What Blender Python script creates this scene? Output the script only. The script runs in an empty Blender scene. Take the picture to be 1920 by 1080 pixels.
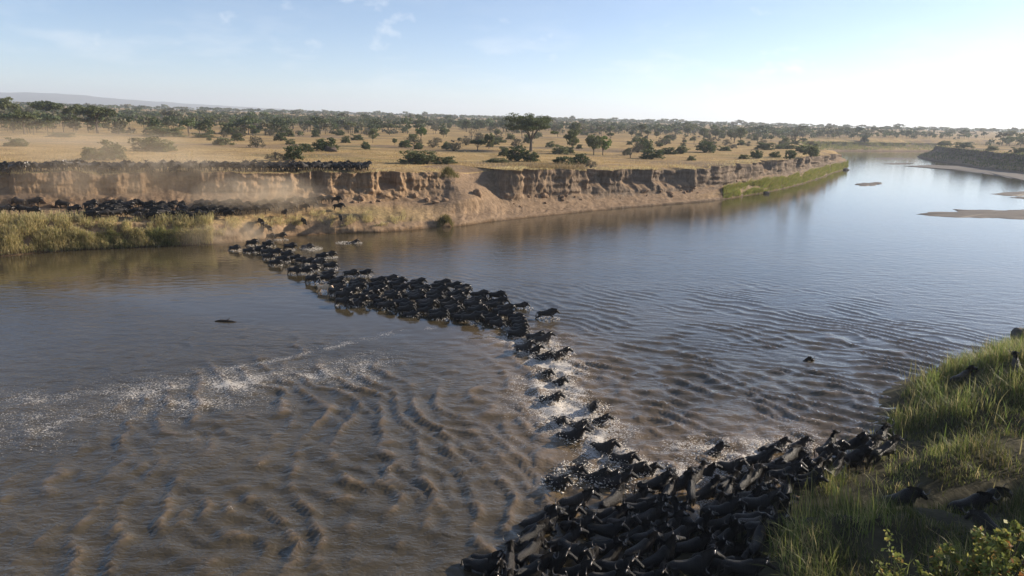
import bpy, bmesh, math, random
import numpy as np
from mathutils import Vector, Matrix
from mathutils.bvhtree import BVHTree

random.seed(7)
rng = np.random.default_rng(7)
SC = bpy.context.scene
COL = SC.collection
R = math.radians

# ------------------------------------------------------------------ camera
CAM_H, CAM_F, PITCH, ROLL = 18.0, 1281.0, R(13.77), R(1.55)
_f = np.array([0, math.cos(PITCH), -math.sin(PITCH)])
_u0 = np.array([0, math.sin(PITCH), math.cos(PITCH)])
_r0 = np.array([1.0, 0, 0])
_up = _u0 * math.cos(ROLL) - _r0 * math.sin(ROLL)
_rt = _r0 * math.cos(ROLL) + _u0 * math.sin(ROLL)
cd = bpy.data.cameras.new('camera')
cd.sensor_width = 36.0
cd.lens = 36.0 * CAM_F / 1920.0
cd.clip_start = 0.1
cd.clip_end = 30000
cam = bpy.data.objects.new('camera', cd)
COL.objects.link(cam)
cam.matrix_world = Matrix(((_rt[0], _up[0], -_f[0], 0), (_rt[1], _up[1], -_f[1], 0),
                           (_rt[2], _up[2], -_f[2], CAM_H), (0, 0, 0, 1)))
SC.camera = cam


def at(x, y, z=0.0):
    """world point on the horizontal plane z seen at photograph position (x, y)"""
    d = _f * CAM_F + _rt * (x - 960) - _up * (y - 540)
    t = (z - CAM_H) / d[2]
    return d[0] * t, d[1] * t


def atd(x, y, depth):
    d = _f * CAM_F + _rt * (x - 960) - _up * (y - 540)
    t = depth / CAM_F
    return d[0] * t, d[1] * t, CAM_H + d[2] * t


# ------------------------------------------------------------------ world and sun
SUN_AZ, SUN_EL = R(69), R(22)
world = bpy.data.worlds.new('World')
SC.world = world
world.use_nodes = True
wn, wl = world.node_tree.nodes, world.node_tree.links
wn.clear()
sky = wn.new('ShaderNodeTexSky')
sky.sky_type = 'NISHITA'
sky.sun_disc = False
sky.sun_elevation = SUN_EL
sky.sun_rotation = SUN_AZ
sky.altitude = 1400
sky.air_density = 0.75
sky.dust_density = 1.1
sky.ozone_density = 1.6
tc = wn.new('ShaderNodeTexCoord')
mp = wn.new('ShaderNodeMapping')
mp.inputs['Scale'].default_value = (4.2, 4.2, 17.0)
wl.new(tc.outputs['Generated'], mp.inputs['Vector'])
nz = wn.new('ShaderNodeTexNoise')
nz.inputs['Scale'].default_value = 1.6
nz.inputs['Detail'].default_value = 7
nz.inputs['Roughness'].default_value = 0.58
wl.new(mp.outputs['Vector'], nz.inputs['Vector'])
rmp = wn.new('ShaderNodeValToRGB')
rmp.color_ramp.elements[0].position = 0.50
rmp.color_ramp.elements[1].position = 0.74
wl.new(nz.outputs['Fac'], rmp.inputs['Fac'])
sep = wn.new('ShaderNodeSeparateXYZ')
wl.new(tc.outputs['Generated'], sep.inputs['Vector'])
band = wn.new('ShaderNodeValToRGB')           # thin cloud only low in the sky
cr = band.color_ramp
cr.elements[0].position = 0.0
cr.elements[0].color = (0.0, 0.0, 0.0, 1)
e = cr.elements.new(0.02); e.color = (0.5, 0.5, 0.5, 1)
cr.elements[1].position = 0.30
cr.elements[1].color = (0.10, 0.10, 0.10, 1)
e = cr.elements.new(0.08); e.color = (0.85, 0.85, 0.85, 1)
e = cr.elements.new(0.13); e.color = (0.12, 0.12, 0.12, 1)
wl.new(sep.outputs['Z'], band.inputs['Fac'])
mul = wn.new('ShaderNodeMath'); mul.operation = 'MULTIPLY'
wl.new(rmp.outputs['Color'], mul.inputs[0]); wl.new(band.outputs['Color'], mul.inputs[1])
mul2 = wn.new('ShaderNodeMath'); mul2.operation = 'MULTIPLY'; mul2.inputs[1].default_value = 0.5
wl.new(mul.outputs[0], mul2.inputs[0])
cmix = wn.new('ShaderNodeMix'); cmix.data_type = 'RGBA'; cmix.blend_type = 'MIX'
cmix.inputs['B'].default_value = (7.0, 7.1, 7.2, 1)
# small cumulus puffs
mpp = wn.new('ShaderNodeMapping'); mpp.inputs['Scale'].default_value = (9, 9, 16)
wl.new(tc.outputs['Generated'], mpp.inputs['Vector'])
nz2 = wn.new('ShaderNodeTexNoise'); nz2.inputs['Scale'].default_value = 1.5; nz2.inputs['Detail'].default_value = 8; nz2.inputs['Roughness'].default_value = 0.55
wl.new(mpp.outputs['Vector'], nz2.inputs['Vector'])
rm2 = wn.new('ShaderNodeValToRGB'); rm2.color_ramp.elements[0].position = 0.60; rm2.color_ramp.elements[1].position = 0.78
wl.new(nz2.outputs['Fac'], rm2.inputs['Fac'])
bd2 = wn.new('ShaderNodeValToRGB')
c2r = bd2.color_ramp
c2r.elements[0].position = 0.02; c2r.elements[0].color = (0, 0, 0, 1)
c2r.elements[1].position = 0.30; c2r.elements[1].color = (0.15, 0.15, 0.15, 1)
e = c2r.elements.new(0.06); e.color = (0.8, 0.8, 0.8, 1)
wl.new(sep.outputs['Z'], bd2.inputs['Fac'])
mu3 = wn.new('ShaderNodeMath'); mu3.operation = 'MULTIPLY'
wl.new(rm2.outputs['Color'], mu3.inputs[0]); wl.new(bd2.outputs['Color'], mu3.inputs[1])
mxx = wn.new('ShaderNodeMath'); mxx.operation = 'MAXIMUM'
wl.new(mul2.outputs[0], mxx.inputs[0]); wl.new(mu3.outputs[0], mxx.inputs[1])
wl.new(mxx.outputs[0], cmix.inputs['Factor'])
wl.new(sky.outputs['Color'], cmix.inputs['A'])
bg = wn.new('ShaderNodeBackground')
bg.inputs['Strength'].default_value = 0.10
wl.new(cmix.outputs['Result'], bg.inputs['Color'])
wo = wn.new('ShaderNodeOutputWorld')
wl.new(bg.outputs['Background'], wo.inputs['Surface'])

sd = bpy.data.lights.new('sun', 'SUN')
sd.energy = 5.0
sd.angle = R(0.6)
sd.color = (1.0, 0.88, 0.72)
sun = bpy.data.objects.new('sun', sd)
COL.objects.link(sun)
sdir = Vector((math.sin(SUN_AZ) * math.cos(SUN_EL), math.cos(SUN_AZ) * math.cos(SUN_EL), math.sin(SUN_EL)))
sun.rotation_euler = sdir.to_track_quat('Z', 'Y').to_euler()
sun.location = (80, 30, 60)

vs = SC.view_settings
vs.view_transform = 'Standard'
vs.look = 'None'
vs.exposure = 0.76
vs.gamma = 1.0
vs.use_curve_mapping = False
SC.render.engine = 'CYCLES'
cy = SC.cycles
cy.max_bounces = 6
cy.diffuse_bounces = 2
cy.glossy_bounces = 3
cy.transmission_bounces = 2
cy.transparent_max_bounces = 6
cy.volume_bounces = 1
cy.use_denoising = True
cy.volume_step_rate = 2.0
cy.volume_max_steps = 96
cy.sample_clamp_indirect = 6.0

# ------------------------------------------------------------------ noise helpers


def _hash(ix, iy, seed):
    n = (ix.astype(np.int64) * 374761393 + iy.astype(np.int64) * 668265263 + seed * 1442695041) & 0x7fffffff
    n = ((n ^ (n >> 13)) * 1274126177) & 0x7fffffff
    n = (n ^ (n >> 16)) & 0xffff
    return n / 65535.0


def vn(x, y, seed=0):
    x = np.asarray(x, float); y = np.asarray(y, float)
    x0 = np.floor(x); y0 = np.floor(y)
    fx = x - x0; fy = y - y0
    fx = fx * fx * fx * (fx * (fx * 6 - 15) + 10); fy = fy * fy * fy * (fy * (fy * 6 - 15) + 10)
    a = _hash(x0, y0, seed); b = _hash(x0 + 1, y0, seed)
    c = _hash(x0, y0 + 1, seed); d = _hash(x0 + 1, y0 + 1, seed)
    return (a + (b - a) * fx) * (1 - fy) + (c + (d - c) * fx) * fy


def fbm(x, y, o=4, seed=0):
    s = 0.0; a = 0.5; t = 0.0
    x = np.asarray(x, float); y = np.asarray(y, float)
    for i in range(o):
        s = s + a * vn(x, y, seed + i * 17); t += a
        x = x * 2.03 + 5.1; y = y * 2.03 + 3.7; a *= 0.5
    return s / t


def sstep(a, b, x):
    t = np.clip((np.asarray(x, float) - a) / (b - a), 0, 1)
    return t * t * (3 - 2 * t)


def dist_poly(px, py, line):
    """distance to a polyline; also the index+fraction of the nearest point"""
    best = np.full(np.shape(px), 1e9)
    for (ax, ay), (bx, by) in zip(line[:-1], line[1:]):
        dx, dy = bx - ax, by - ay
        L = dx * dx + dy * dy + 1e-9
        t = np.clip(((px - ax) * dx + (py - ay) * dy) / L, 0, 1)
        best = np.minimum(best, np.hypot(px - ax - t * dx, py - ay - t * dy))
    return best


def in_poly(px, py, poly):
    ins = np.zeros(np.shape(px), bool)
    n = len(poly)
    for i in range(n):
        ax, ay = poly[i]; bx, by = poly[(i + 1) % n]
        if ay == by:
            continue
        c = ((ay > py) != (by > py)) & (px < (bx - ax) * (py - ay) / (by - ay) + ax)
        ins ^= c
    return ins


# ------------------------------------------------------------------ object helpers


def mesh_np(name, V, F, smooth=True):
    me = bpy.data.meshes.new(name)
    V = np.asarray(V, np.float32); F = np.asarray(F, np.int32)
    me.vertices.add(len(V)); me.vertices.foreach_set('co', V.ravel())
    k = F.shape[1]
    me.loops.add(F.size); me.loops.foreach_set('vertex_index', F.ravel())
    me.polygons.add(len(F))
    me.polygons.foreach_set('loop_start', np.arange(0, F.size, k, dtype=np.int32))
    me.polygons.foreach_set('loop_total', np.full(len(F), k, np.int32))
    me.polygons.foreach_set('use_smooth', np.full(len(F), smooth))
    me.update(); me.validate()
    return me


def grid_faces(nu, nv):
    i = np.arange(nu - 1)[:, None] * nv + np.arange(nv - 1)[None, :]
    return np.stack([i, i + nv, i + nv + 1, i + 1], -1).reshape(-1, 4)


def link(name, me, mat=None, parent=None, **props):
    o = bpy.data.objects.new(name, me)
    COL.objects.link(o)
    if me is not None and mat is not None and not me.materials:
        me.materials.append(mat)
    if parent is not None:
        o.parent = parent
    for k, v in props.items():
        o[k] = v
    return o


def attr(me, name, vals):
    a = me.attributes.new(name, 'FLOAT', 'POINT')
    a.data.foreach_set('value', np.asarray(vals, np.float32).ravel())


def attr_col(me, name, vals):
    a = me.attributes.new(name, 'FLOAT_COLOR', 'POINT')
    v = np.ones((len(vals), 4), np.float32); v[:, :3] = vals
    a.data.foreach_set('color', v.ravel())


# ------------------------------------------------------------------ materials


class NT:
    def __init__(self, name):
        self.m = bpy.data.materials.new(name)
        self.m.use_nodes = True
        self.t = self.m.node_tree
        self.t.nodes.clear()
        self.out = self.n('ShaderNodeOutputMaterial')

    def n(self, typ, **kw):
        nd = self.t.nodes.new(typ)
        for k, v in kw.items():
            setattr(nd, k, v)
        return nd

    def l(self, a, b):
        self.t.links.new(a, b)

    def val(self, sock, v):
        if hasattr(v, 'is_output'):
            self.l(v, sock)
        else:
            sock.default_value = v

    def noise(self, vec, scale, detail=4, rough=0.55, dist=0.0):
        nd = self.n('ShaderNodeTexNoise')
        nd.inputs['Scale'].default_value = scale
        nd.inputs['Detail'].default_value = detail
        nd.inputs['Roughness'].default_value = rough
        nd.inputs['Distortion'].default_value = dist
        if vec is not None:
            self.l(vec, nd.inputs['Vector'])
        return nd.outputs['Fac']

    def mapv(self, vec, scale=(1, 1, 1), rot=(0, 0, 0)):
        nd = self.n('ShaderNodeMapping')
        nd.inputs['Scale'].default_value = scale
        nd.inputs['Rotation'].default_value = rot
        self.l(vec, nd.inputs['Vector'])
        return nd.outputs['Vector']

    def ramp(self, fac, stops):
        nd = self.n('ShaderNodeValToRGB')
        el = nd.color_ramp.elements
        while len(el) > 1:
            el.remove(el[0])
        el[0].position = stops[0][0]
        el[0].color = tuple(stops[0][1]) + (1,) if not np.isscalar(stops[0][1]) else (stops[0][1],) * 3 + (1,)
        for p, c in stops[1:]:
            e = el.new(p)
            e.color = tuple(c) + (1,) if not np.isscalar(c) else (c, c, c, 1)
        self.l(fac, nd.inputs['Fac'])
        return nd.outputs['Color']

    def mix(self, fac, a, b, blend='MIX'):
        nd = self.n('ShaderNodeMix', data_type='RGBA', blend_type=blend)
        for s, v in (('Factor', fac), ('A', a), ('B', b)):
            if not hasattr(v, 'is_output') and s != 'Factor' and len(v) == 3:
                v = tuple(v) + (1,)
            self.val(nd.inputs[s], v)
        return nd.outputs['Result']

    def math(self, op, a, b=0.0, clamp=False):
        nd = self.n('ShaderNodeMath', operation=op, use_clamp=clamp)
        self.val(nd.inputs[0], a); self.val(nd.inputs[1], b)
        return nd.outputs[0]

    def pos(self):
        return self.n('ShaderNodeNewGeometry').outputs['Position']

    def obj(self):
        return self.n('ShaderNodeTexCoord').outputs['Object']

    def attr(self, name):
        nd = self.n('ShaderNodeAttribute', attribute_name=name)
        return nd

    def rand(self):
        return self.n('ShaderNodeObjectInfo').outputs['Random']

    def bump(self, h, strength=0.5, dist=0.1):
        nd = self.n('ShaderNodeBump')
        self.val(nd.inputs['Strength'], strength)
        nd.inputs['Distance'].default_value = dist
        self.l(h, nd.inputs['Height'])
        return nd.outputs['Normal']

    def bsdf(self, color, rough=0.8, normal=None, spec=0.5, ior=1.5):
        nd = self.n('ShaderNodeBsdfPrincipled')
        self.val(nd.inputs['Base Color'], tuple(color) + (1,) if isinstance(color, (tuple, list)) and len(color) == 3 else color)
        self.val(nd.inputs['Roughness'], rough)
        nd.inputs['Specular IOR Level'].default_value = spec
        nd.inputs['IOR'].default_value = ior
        if normal is not None:
            self.l(normal, nd.inputs['Normal'])
        return nd.outputs['BSDF']

    def done(self, shader):
        self.l(shader, self.out.inputs['Surface'])
        return self.m


def leaf_material(name, c0, c1, trans=0.35, attr_name=None):
    n = NT(name)
    nz = n.noise(n.pos(), 0.9, 3)
    r = n.rand()
    f = n.math('ADD', n.math('MULTIPLY', nz, 0.75), n.math('MULTIPLY', r, 0.35))
    col = n.ramp(f, [(0.25, c0), (0.75, c1)])
    if attr_name:
        col = n.mix(1.0, col, n.attr(attr_name).outputs['Color'], 'MULTIPLY')
    b = n.bsdf(col, 0.6, spec=0.25)
    tr = n.n('ShaderNodeBsdfTranslucent')
    n.l(col, tr.inputs['Color'])
    mx = n.n('ShaderNodeMixShader')
    mx.inputs[0].default_value = trans
    n.l(b, mx.inputs[1]); n.l(tr.outputs[0], mx.inputs[2])
    return n.done(mx.outputs[0])


def grass_material(name, trans=0.5):
    n = NT(name)
    col = n.attr('tint').outputs['Color']
    b = n.bsdf(col, 0.55, spec=0.25)
    tr = n.n('ShaderNodeBsdfTranslucent')
    n.l(col, tr.inputs['Color'])
    mx = n.n('ShaderNodeMixShader')
    mx.inputs[0].default_value = trans
    n.l(b, mx.inputs[1]); n.l(tr.outputs[0], mx.inputs[2])
    return n.done(mx.outputs[0])


def bark_material():
    n = NT('bark')
    nz = n.noise(n.mapv(n.obj(), (6, 6, 1.2)), 2.0, 5)
    col = n.ramp(nz, [(0.3, (0.07, 0.055, 0.042)), (0.7, (0.2, 0.165, 0.13))])
    return n.done(n.bsdf(col, 0.9, n.bump(nz, 0.6, 0.05), spec=0.1))


def ground_color(n, p):
    """dry savanna: straw grass, worn soil, a little green"""
    big = n.noise(n.mapv(p, (0.012, 0.03, 0.02)), 1.0, 5, 0.6, 0.4)
    mid = n.noise(p, 0.13, 5, 0.62)
    fine = n.noise(n.mapv(p, (1.0, 1.6, 1.0)), 1.1, 5, 0.7)
    straw = n.ramp(mid, [(0.30, (0.31, 0.205, 0.092)), (0.52, (0.49, 0.335, 0.155)), (0.72, (0.61, 0.44, 0.22))])
    soil = n.ramp(fine, [(0.3, (0.215, 0.155, 0.105)), (0.7, (0.31, 0.225, 0.15))])
    sf = n.ramp(n.math('ADD', n.math('MULTIPLY', big, 0.75), n.math('MULTIPLY', mid, 0.25)), [(0.51, 0.0), (0.58, 0.85)])
    c = n.mix(sf, straw, soil)
    gr = n.ramp(n.noise(n.mapv(p, (0.03, 0.06, 0.03)), 1.0, 4, 0.6), [(0.52, 0.0), (0.70, 0.6)])
    c = n.mix(gr, c, (0.17, 0.165, 0.062))
    tuft = n.ramp(n.noise(n.mapv(p, (1.0, 1.0, 1.0)), 2.2, 4, 0.7), [(0.38, 0.45), (0.58, 1.0)])
    c = n.mix(1.0, c, tuft, 'MULTIPLY')
    return c, fine


def ground_material():
    n = NT('savanna_ground')
    c, fine = ground_color(n, n.pos())
    return n.done(n.bsdf(c, 0.95, n.bump(fine, 0.7, 0.25), spec=0.05))


def bank_material():
    n = NT('bank_soil')
    p = n.pos()
    grass, fine = ground_color(n, p)
    sx = n.n('ShaderNodeSeparateXYZ'); n.l(p, sx.inputs[0])
    streak = n.noise(n.mapv(p, (1.0, 1.0, 0.16)), 1.5, 6, 0.65)
    lump = n.noise(p, 0.45, 5, 0.65)
    layer = n.noise(n.mapv(p, (0.06, 0.06, 1.3)), 1.0, 4, 0.6)
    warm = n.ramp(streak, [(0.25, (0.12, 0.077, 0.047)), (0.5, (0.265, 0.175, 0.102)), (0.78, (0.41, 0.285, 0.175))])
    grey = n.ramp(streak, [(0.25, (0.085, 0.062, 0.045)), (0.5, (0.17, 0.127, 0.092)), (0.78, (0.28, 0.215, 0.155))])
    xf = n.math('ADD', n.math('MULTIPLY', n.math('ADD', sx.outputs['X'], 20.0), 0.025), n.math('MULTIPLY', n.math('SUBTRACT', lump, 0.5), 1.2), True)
    soil = n.mix(xf, warm, grey)  # warm to grey along x: golden light left, dimmer light right, painted in
    lf = n.ramp(layer, [(0.35, 0.78), (0.62, 1.08)])
    soil = n.mix(1.0, soil, lf, 'MULTIPLY')
    # dark topsoil under the turf
    top = n.math('ADD', sx.outputs['Z'], n.math('MULTIPLY', lump, 1.4))
    tf = n.ramp(n.math('MULTIPLY', top, 0.1), [(0.80, 0.0), (0.90, 0.55)])
    soil = n.mix(tf, soil, (0.15, 0.105, 0.07))
    sand = n.ramp(n.noise(p, 0.9, 6, 0.7), [(0.3, (0.17, 0.115, 0.073)), (0.7, (0.30, 0.21, 0.135))])
    wet = n.ramp(n.math('ADD', sx.outputs['Z'], n.math('MULTIPLY', lump, 0.5)), [(0.22, 1.0), (0.62, 0.0)])
    geo = n.n('ShaderNodeNewGeometry')
    sn = n.n('ShaderNodeSeparateXYZ'); n.l(geo.outputs['Normal'], sn.inputs[0])
    nz = n.math('ABSOLUTE', sn.outputs['Z'])
    gw = n.attr('grassy').outputs['Fac']
    flat = n.ramp(n.math('ADD', nz, n.math('MULTIPLY', n.math('SUBTRACT', lump, 0.5), 0.3)), [(0.62, 0.0), (0.86, 1.0)])
    flatc = n.mix(gw, sand, grass)
    c = n.mix(flat, soil, flatc)
    c = n.mix(wet, c, n.mix(1.0, c, (0.42, 0.38, 0.34), 'MULTIPLY'))
    h = n.math('ADD', n.math('MULTIPLY', streak, 0.7), n.math('MULTIPLY', fine, 0.5))
    return n.done(n.bsdf(c, 0.93, n.bump(h, 0.9, 0.30), spec=0.08))


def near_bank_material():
    n = NT('near_bank_soil')
    p = n.pos()
    a = n.noise(p, 0.8, 6, 0.65)
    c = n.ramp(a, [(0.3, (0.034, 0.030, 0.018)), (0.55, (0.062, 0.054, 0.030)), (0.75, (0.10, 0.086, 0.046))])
    g = n.ramp(n.noise(p, 0.25, 6, 0.7), [(0.35, (0.10, 0.105, 0.035)), (0.6, (0.20, 0.17, 0.07)), (0.75, (0.30, 0.23, 0.11))])
    sx = n.n('ShaderNodeSeparateXYZ'); n.l(p, sx.inputs[0])
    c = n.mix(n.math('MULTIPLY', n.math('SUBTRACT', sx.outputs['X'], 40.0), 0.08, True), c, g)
    return n.done(n.bsdf(c, 0.9, n.bump(a, 0.9, 0.2), spec=0.15))


def sand_material():
    n = NT('wet_sand')
    p = n.pos()
    a = n.noise(n.mapv(p, (0.35, 1.0, 1.0)), 0.5, 6, 0.65)
    c = n.ramp(a, [(0.3, (0.10, 0.082, 0.068)), (0.55, (0.15, 0.125, 0.102)), (0.75, (0.20, 0.168, 0.14))])
    return n.done(n.bsdf(c, 0.75, n.bump(a, 0.6, 0.12), spec=0.2))


def water_material():
    n = NT('muddy_water')
    p = n.pos()
    big = n.noise(n.mapv(p, (0.05, 0.09, 1)), 1.0, 4, 0.6, 0.6)
    mud = n.ramp(big, [(0.3, (0.042, 0.033, 0.0175)), (0.55, (0.062, 0.048, 0.026)), (0.75, (0.090, 0.069, 0.038))])
    churn_crestlight = n.attr('churn_crestlight').outputs['Fac']
    mud = n.mix(n.math('MULTIPLY', churn_crestlight, 0.85), mud, (0.185, 0.127, 0.070))  # lighter brown for stirred mud and for painted sunlight on crests
    w1 = n.noise(n.mapv(p, (0.9, 2.0, 1)), 0.55, 3, 0.5, 0.5)
    w2 = n.noise(n.mapv(p, (1.0, 1.7, 1)), 2.6, 3, 0.6, 0.6)
    w3 = n.noise(n.mapv(p, (1.0, 1.4, 1)), 8.0, 2, 0.6)
    rip = n.attr('ripple').outputs['Fac']
    h = n.math('ADD', n.math('MULTIPLY', w1, 0.55), n.math('ADD', n.math('MULTIPLY', w2, 0.20), n.math('MULTIPLY', w3, 0.035)))
    nm = n.bump(h, rip, 0.55)
    foam = n.attr('foam').outputs['Fac']
    fa = n.noise(n.mapv(p, (1.0, 1.5, 1)), 9.0, 2, 0.6, 0.6)
    fb = n.noise(n.mapv(p, (0.6, 1.3, 1)), 1.7, 5, 0.7, 2.2)
    lace = n.math('SUBTRACT', 1.0, n.math('MULTIPLY', n.math('ABSOLUTE', n.math('SUBTRACT', fb, 0.5)), 6.0), True)
    fx = n.math('ADD', n.math('MULTIPLY', fa, 1.0), n.math('MULTIPLY', lace, 0.22))
    fm = n.math('SUBTRACT', n.math('ADD', fx, n.math('MULTIPLY', foam, 0.30)), 0.86)
    fm = n.math('MULTIPLY', fm, 12.0, True)
    fm = n.math('MULTIPLY', fm, n.math('MULTIPLY', foam, 5.0, True))
    wat = n.bsdf(mud, 0.055, nm, spec=0.5, ior=1.5)
    fo = n.bsdf((0.52, 0.48, 0.43), 0.7, nm, spec=0.3)
    mx = n.n('ShaderNodeMixShader')
    n.l(fm, mx.inputs[0]); n.l(wat, mx.inputs[1]); n.l(fo, mx.inputs[2])
    return n.done(mx.outputs[0])


def coat_material(name, wet):
    n = NT(name)
    p = n.obj()
    base = n.attr('coat').outputs['Color']
    br = n.noise(n.mapv(p, (7, 2, 0.8)), 2.2, 3)
    b = n.ramp(br, [(0.35, 0.6), (0.6, 1.15)])
    c = n.mix(1.0, base, b, 'MULTIPLY')
    rv = n.ramp(n.rand(), [(0.0, (0.4, 0.39, 0.39)), (0.6, (0.85, 0.80, 0.76)), (0.85, (1.5, 1.38, 1.25)), (1.0, (2.4, 2.2, 2.0))])
    c = n.mix(1.0, c, rv, 'MULTIPLY')
    if wet:
        c = n.mix(1.0, c, (0.42, 0.42, 0.43), 'MULTIPLY')
    fur = n.noise(p, 26.0, 3, 0.7)
    return n.done(n.bsdf(c, 0.42 if wet else 0.62, n.bump(fur, 1.0, 0.06), spec=0.34 if wet else 0.22))


def plain_material(name, c, rough=0.7, spec=0.3, var=0.4, scale=8.0):
    n = NT(name)
    nz = n.noise(n.obj(), scale, 4)
    lo = tuple(v * (1 - var) for v in c); hi = tuple(min(1, v * (1 + var)) for v in c)
    return n.done(n.bsdf(n.ramp(nz, [(0.3, lo), (0.7, hi)]), rough, n.bump(nz, 0.4, 0.04), spec=spec))


M = dict(
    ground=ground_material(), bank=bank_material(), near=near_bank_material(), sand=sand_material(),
    water=water_material(), bark=bark_material(),
    leaf_dark=leaf_material('foliage_dark', (0.045, 0.060, 0.020), (0.105, 0.128, 0.045)),
    leaf_mid=leaf_material('foliage_olive', (0.078, 0.092, 0.034), (0.165, 0.178, 0.075)),
    leaf_bright=leaf_material('foliage_bright', (0.075, 0.12, 0.022), (0.15, 0.21, 0.05)),
    leaf_grey=leaf_material('foliage_grey', (0.075, 0.07, 0.045), (0.15, 0.135, 0.09)),
    leaf_autumn=leaf_material('foliage_yellowing', (0.9, 0.9, 0.9), (1.1, 1.1, 1.1), 0.4, 'tint'),
    far_leaf=leaf_material('far_foliage', (0.9, 0.9, 0.9), (1.15, 1.15, 1.15), 0.3, 'tint'),
    grass=grass_material('long_grass'),
    coat=coat_material('wildebeest_coat', False), wet=coat_material('wet_wildebeest_coat', True),
    horn=plain_material('horn', (0.13, 0.112, 0.095), 0.25, 0.6, 0.3),
    hair=plain_material('dark_hair', (0.022, 0.018, 0.015), 0.55, 0.4),
    beard=plain_material('pale_beard', (0.15, 0.12, 0.085), 0.6, 0.3),
    foam=plain_material('foam', (0.66, 0.60, 0.52), 0.55, 0.4, 0.12),
    rock=plain_material('dark_rock', (0.10, 0.088, 0.075), 0.85, 0.2, 0.4, 1.2),
    mound=plain_material('termite_mound', (0.10, 0.075, 0.06), 0.9, 0.1, 0.3, 1.0),
    clod=plain_material('dry_clod', (0.24, 0.16, 0.10), 0.9, 0.1, 0.3, 2.0),
    wood=plain_material('drift_wood', (0.05, 0.036, 0.026), 0.7, 0.3),
    hill=plain_material('far_hill', (0.075, 0.085, 0.075), 0.95, 0.05, 0.35, 0.002),
)

# ------------------------------------------------------------------ terrain: the far bank
# stations along the bank: column, then (y, z) of water edge, beach, ledge edge, cliff foot, cliff top ; grass share of ledge
ST = [
    (-420, (528, -.5), (505, .5), (452, 3.4), (412, 4.0), (334, 8.7), 1.0),
    (-200, (508, -.5), (486, .6), (432, 3.5), (402, 4.0), (330, 8.7), 1.0),
    (0, (490, -.5), (468, .7), (416, 3.6), (391, 4.1), (326, 8.7), 1.0),
    (150, (478, -.5), (460, .5), (418, 3.2), (390, 4.0), (324, 8.7), 1.0),
    (300, (470, -.5), (454, .5), (419, 2.8), (391, 3.8), (323, 8.7), 1.0),
    (430, (463, -.5), (448, .5), (418, 2.55), (390, 3.7), (323, 8.7), 0.8),
    (560, (449, -.5), (435, .5), (408, 2.4), (384, 3.6), (323, 8.6), 0.7),
    (640, (444, -.5), (430, .7), (404, 2.6), (381, 3.7), (323, 8.6), 0.7),
    (740, (440, -.5), (428, .5), (408, 1.8), (378, 3.4), (323, 8.5), 0.6),
    (810, (434, -.5), (423, .4), (405, 1.6), (380, 3.2), (322, 8.35), 0.3),
    (850, (431, -.5), (420, .4), (402, 1.5), (378, 3.5), (323, 8.1), 0.1),
    (882, (427, -.5), (417, .4), (400, 1.4), (372, 3.9), (324, 7.7), 0.0),
    (920, (421, -.5), (411, .4), (397, 1.3), (368, 3.7), (319, 8.1), 0.0),
    (950, (416, -.5), (406, .4), (391, 1.6), (366, 3.6), (319, 8.6), 0.0),
    (985, (412, -.5), (402, .4), (391, 1.1), (368, 2.7), (318, 8.6), 0.0),
    (1060, (404, -.5), (396, .3), (387, .9), (366, 2.3), (318, 8.5), 0.0),
    (1160, (394, -.5), (387, .3), (381, .7), (363, 2.0), (318, 8.4), 0.0),
    (1250, (387, -.5), (381, .3), (376, .7), (360, 1.9), (319, 8.0), 0.0),
    (1300, (383, -.5), (378, .3), (372, .7), (357, 1.8), (317, 7.8), 0.1),
    (1350, (378, -.5), (373, .3), (366, .8), (353, 1.8), (312, 8.2), 0.4),
    (1400, (370, -.5), (365, .3), (357, 1.0), (345, 2.0), (306, 8.4), 0.9),
    (1450, (361, -.5), (356, .4), (346, 1.4), (336, 2.3), (301, 8.4), 1.0),
    (1500, (349, -.5), (344, .5), (331, 1.9), (322, 2.9), (296, 8.3), 1.0),
    (1540, (336, -.5), (331, .6), (316, 2.6), (309, 3.4), (291, 8.2), 1.0),
    (1566, (326, -.5), (321, .6), (308, 2.8), (303, 3.6), (289, 8.0), 1.0),
    (1588, (320, -.5), (317, .3), (310, 1.6), (305, 2.6), (290, 7.4), 1.0),
]
K = 5
WID = {950: 10, 985: 10, 1060: 9, 1160: 8, 1250: 7.5, 1300: 8.5, 1350: 9, 1400: 12, 1450: 13, 1500: 14, 1540: 13, 1566: 11, 1588: 8}


def fit(s):
    """right of the gully the wall rises straight from a narrow beach: set the top so that it stands back from the water"""
    if s[0] not in WID:
        return [(*at(s[0], yy, zz), zz) for (yy, zz) in s[1:6]]
    w = np.array(at(s[0], s[1][0] - 3, 0.0)); r = np.linalg.norm(w)
    t1 = np.array(at(s[0], s[5][0], 8.0))
    zt = CAM_H - 10.0 * (r + WID[s[0]]) / np.linalg.norm(t1)
    t = np.array(at(s[0], s[5][0], zt))
    g = s[6]
    out = [(*(w - (t - w) * .08), -.5)]
    for fr, z in ((.08, .3), (.36 + .1 * g, .7 + 1.0 * g), (.64 + .08 * g, 1.6 + 1.2 * g)):
        out.append((*(w + (t - w) * fr), z))
    out.append((*t, zt))
    return out


stx = np.array([s[0] for s in ST], float)
ctrl = np.array([fit(s) for s in ST])     # n,5,3
stg = np.array([s[6] for s in ST])
# the bank then turns away behind the point and runs on along the far reach
ext = [((158, 338), 0.6, 14), ((178, 392), 0.9, 16), ((210, 470), 0.9, 16), ((244, 556), 1.0, 16),
       ((272, 592), 1.0, 14), ((325, 622), 1.0, 14), ((400, 662), 1.0, 16), ((540, 730), 1.0, 16)]


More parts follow.
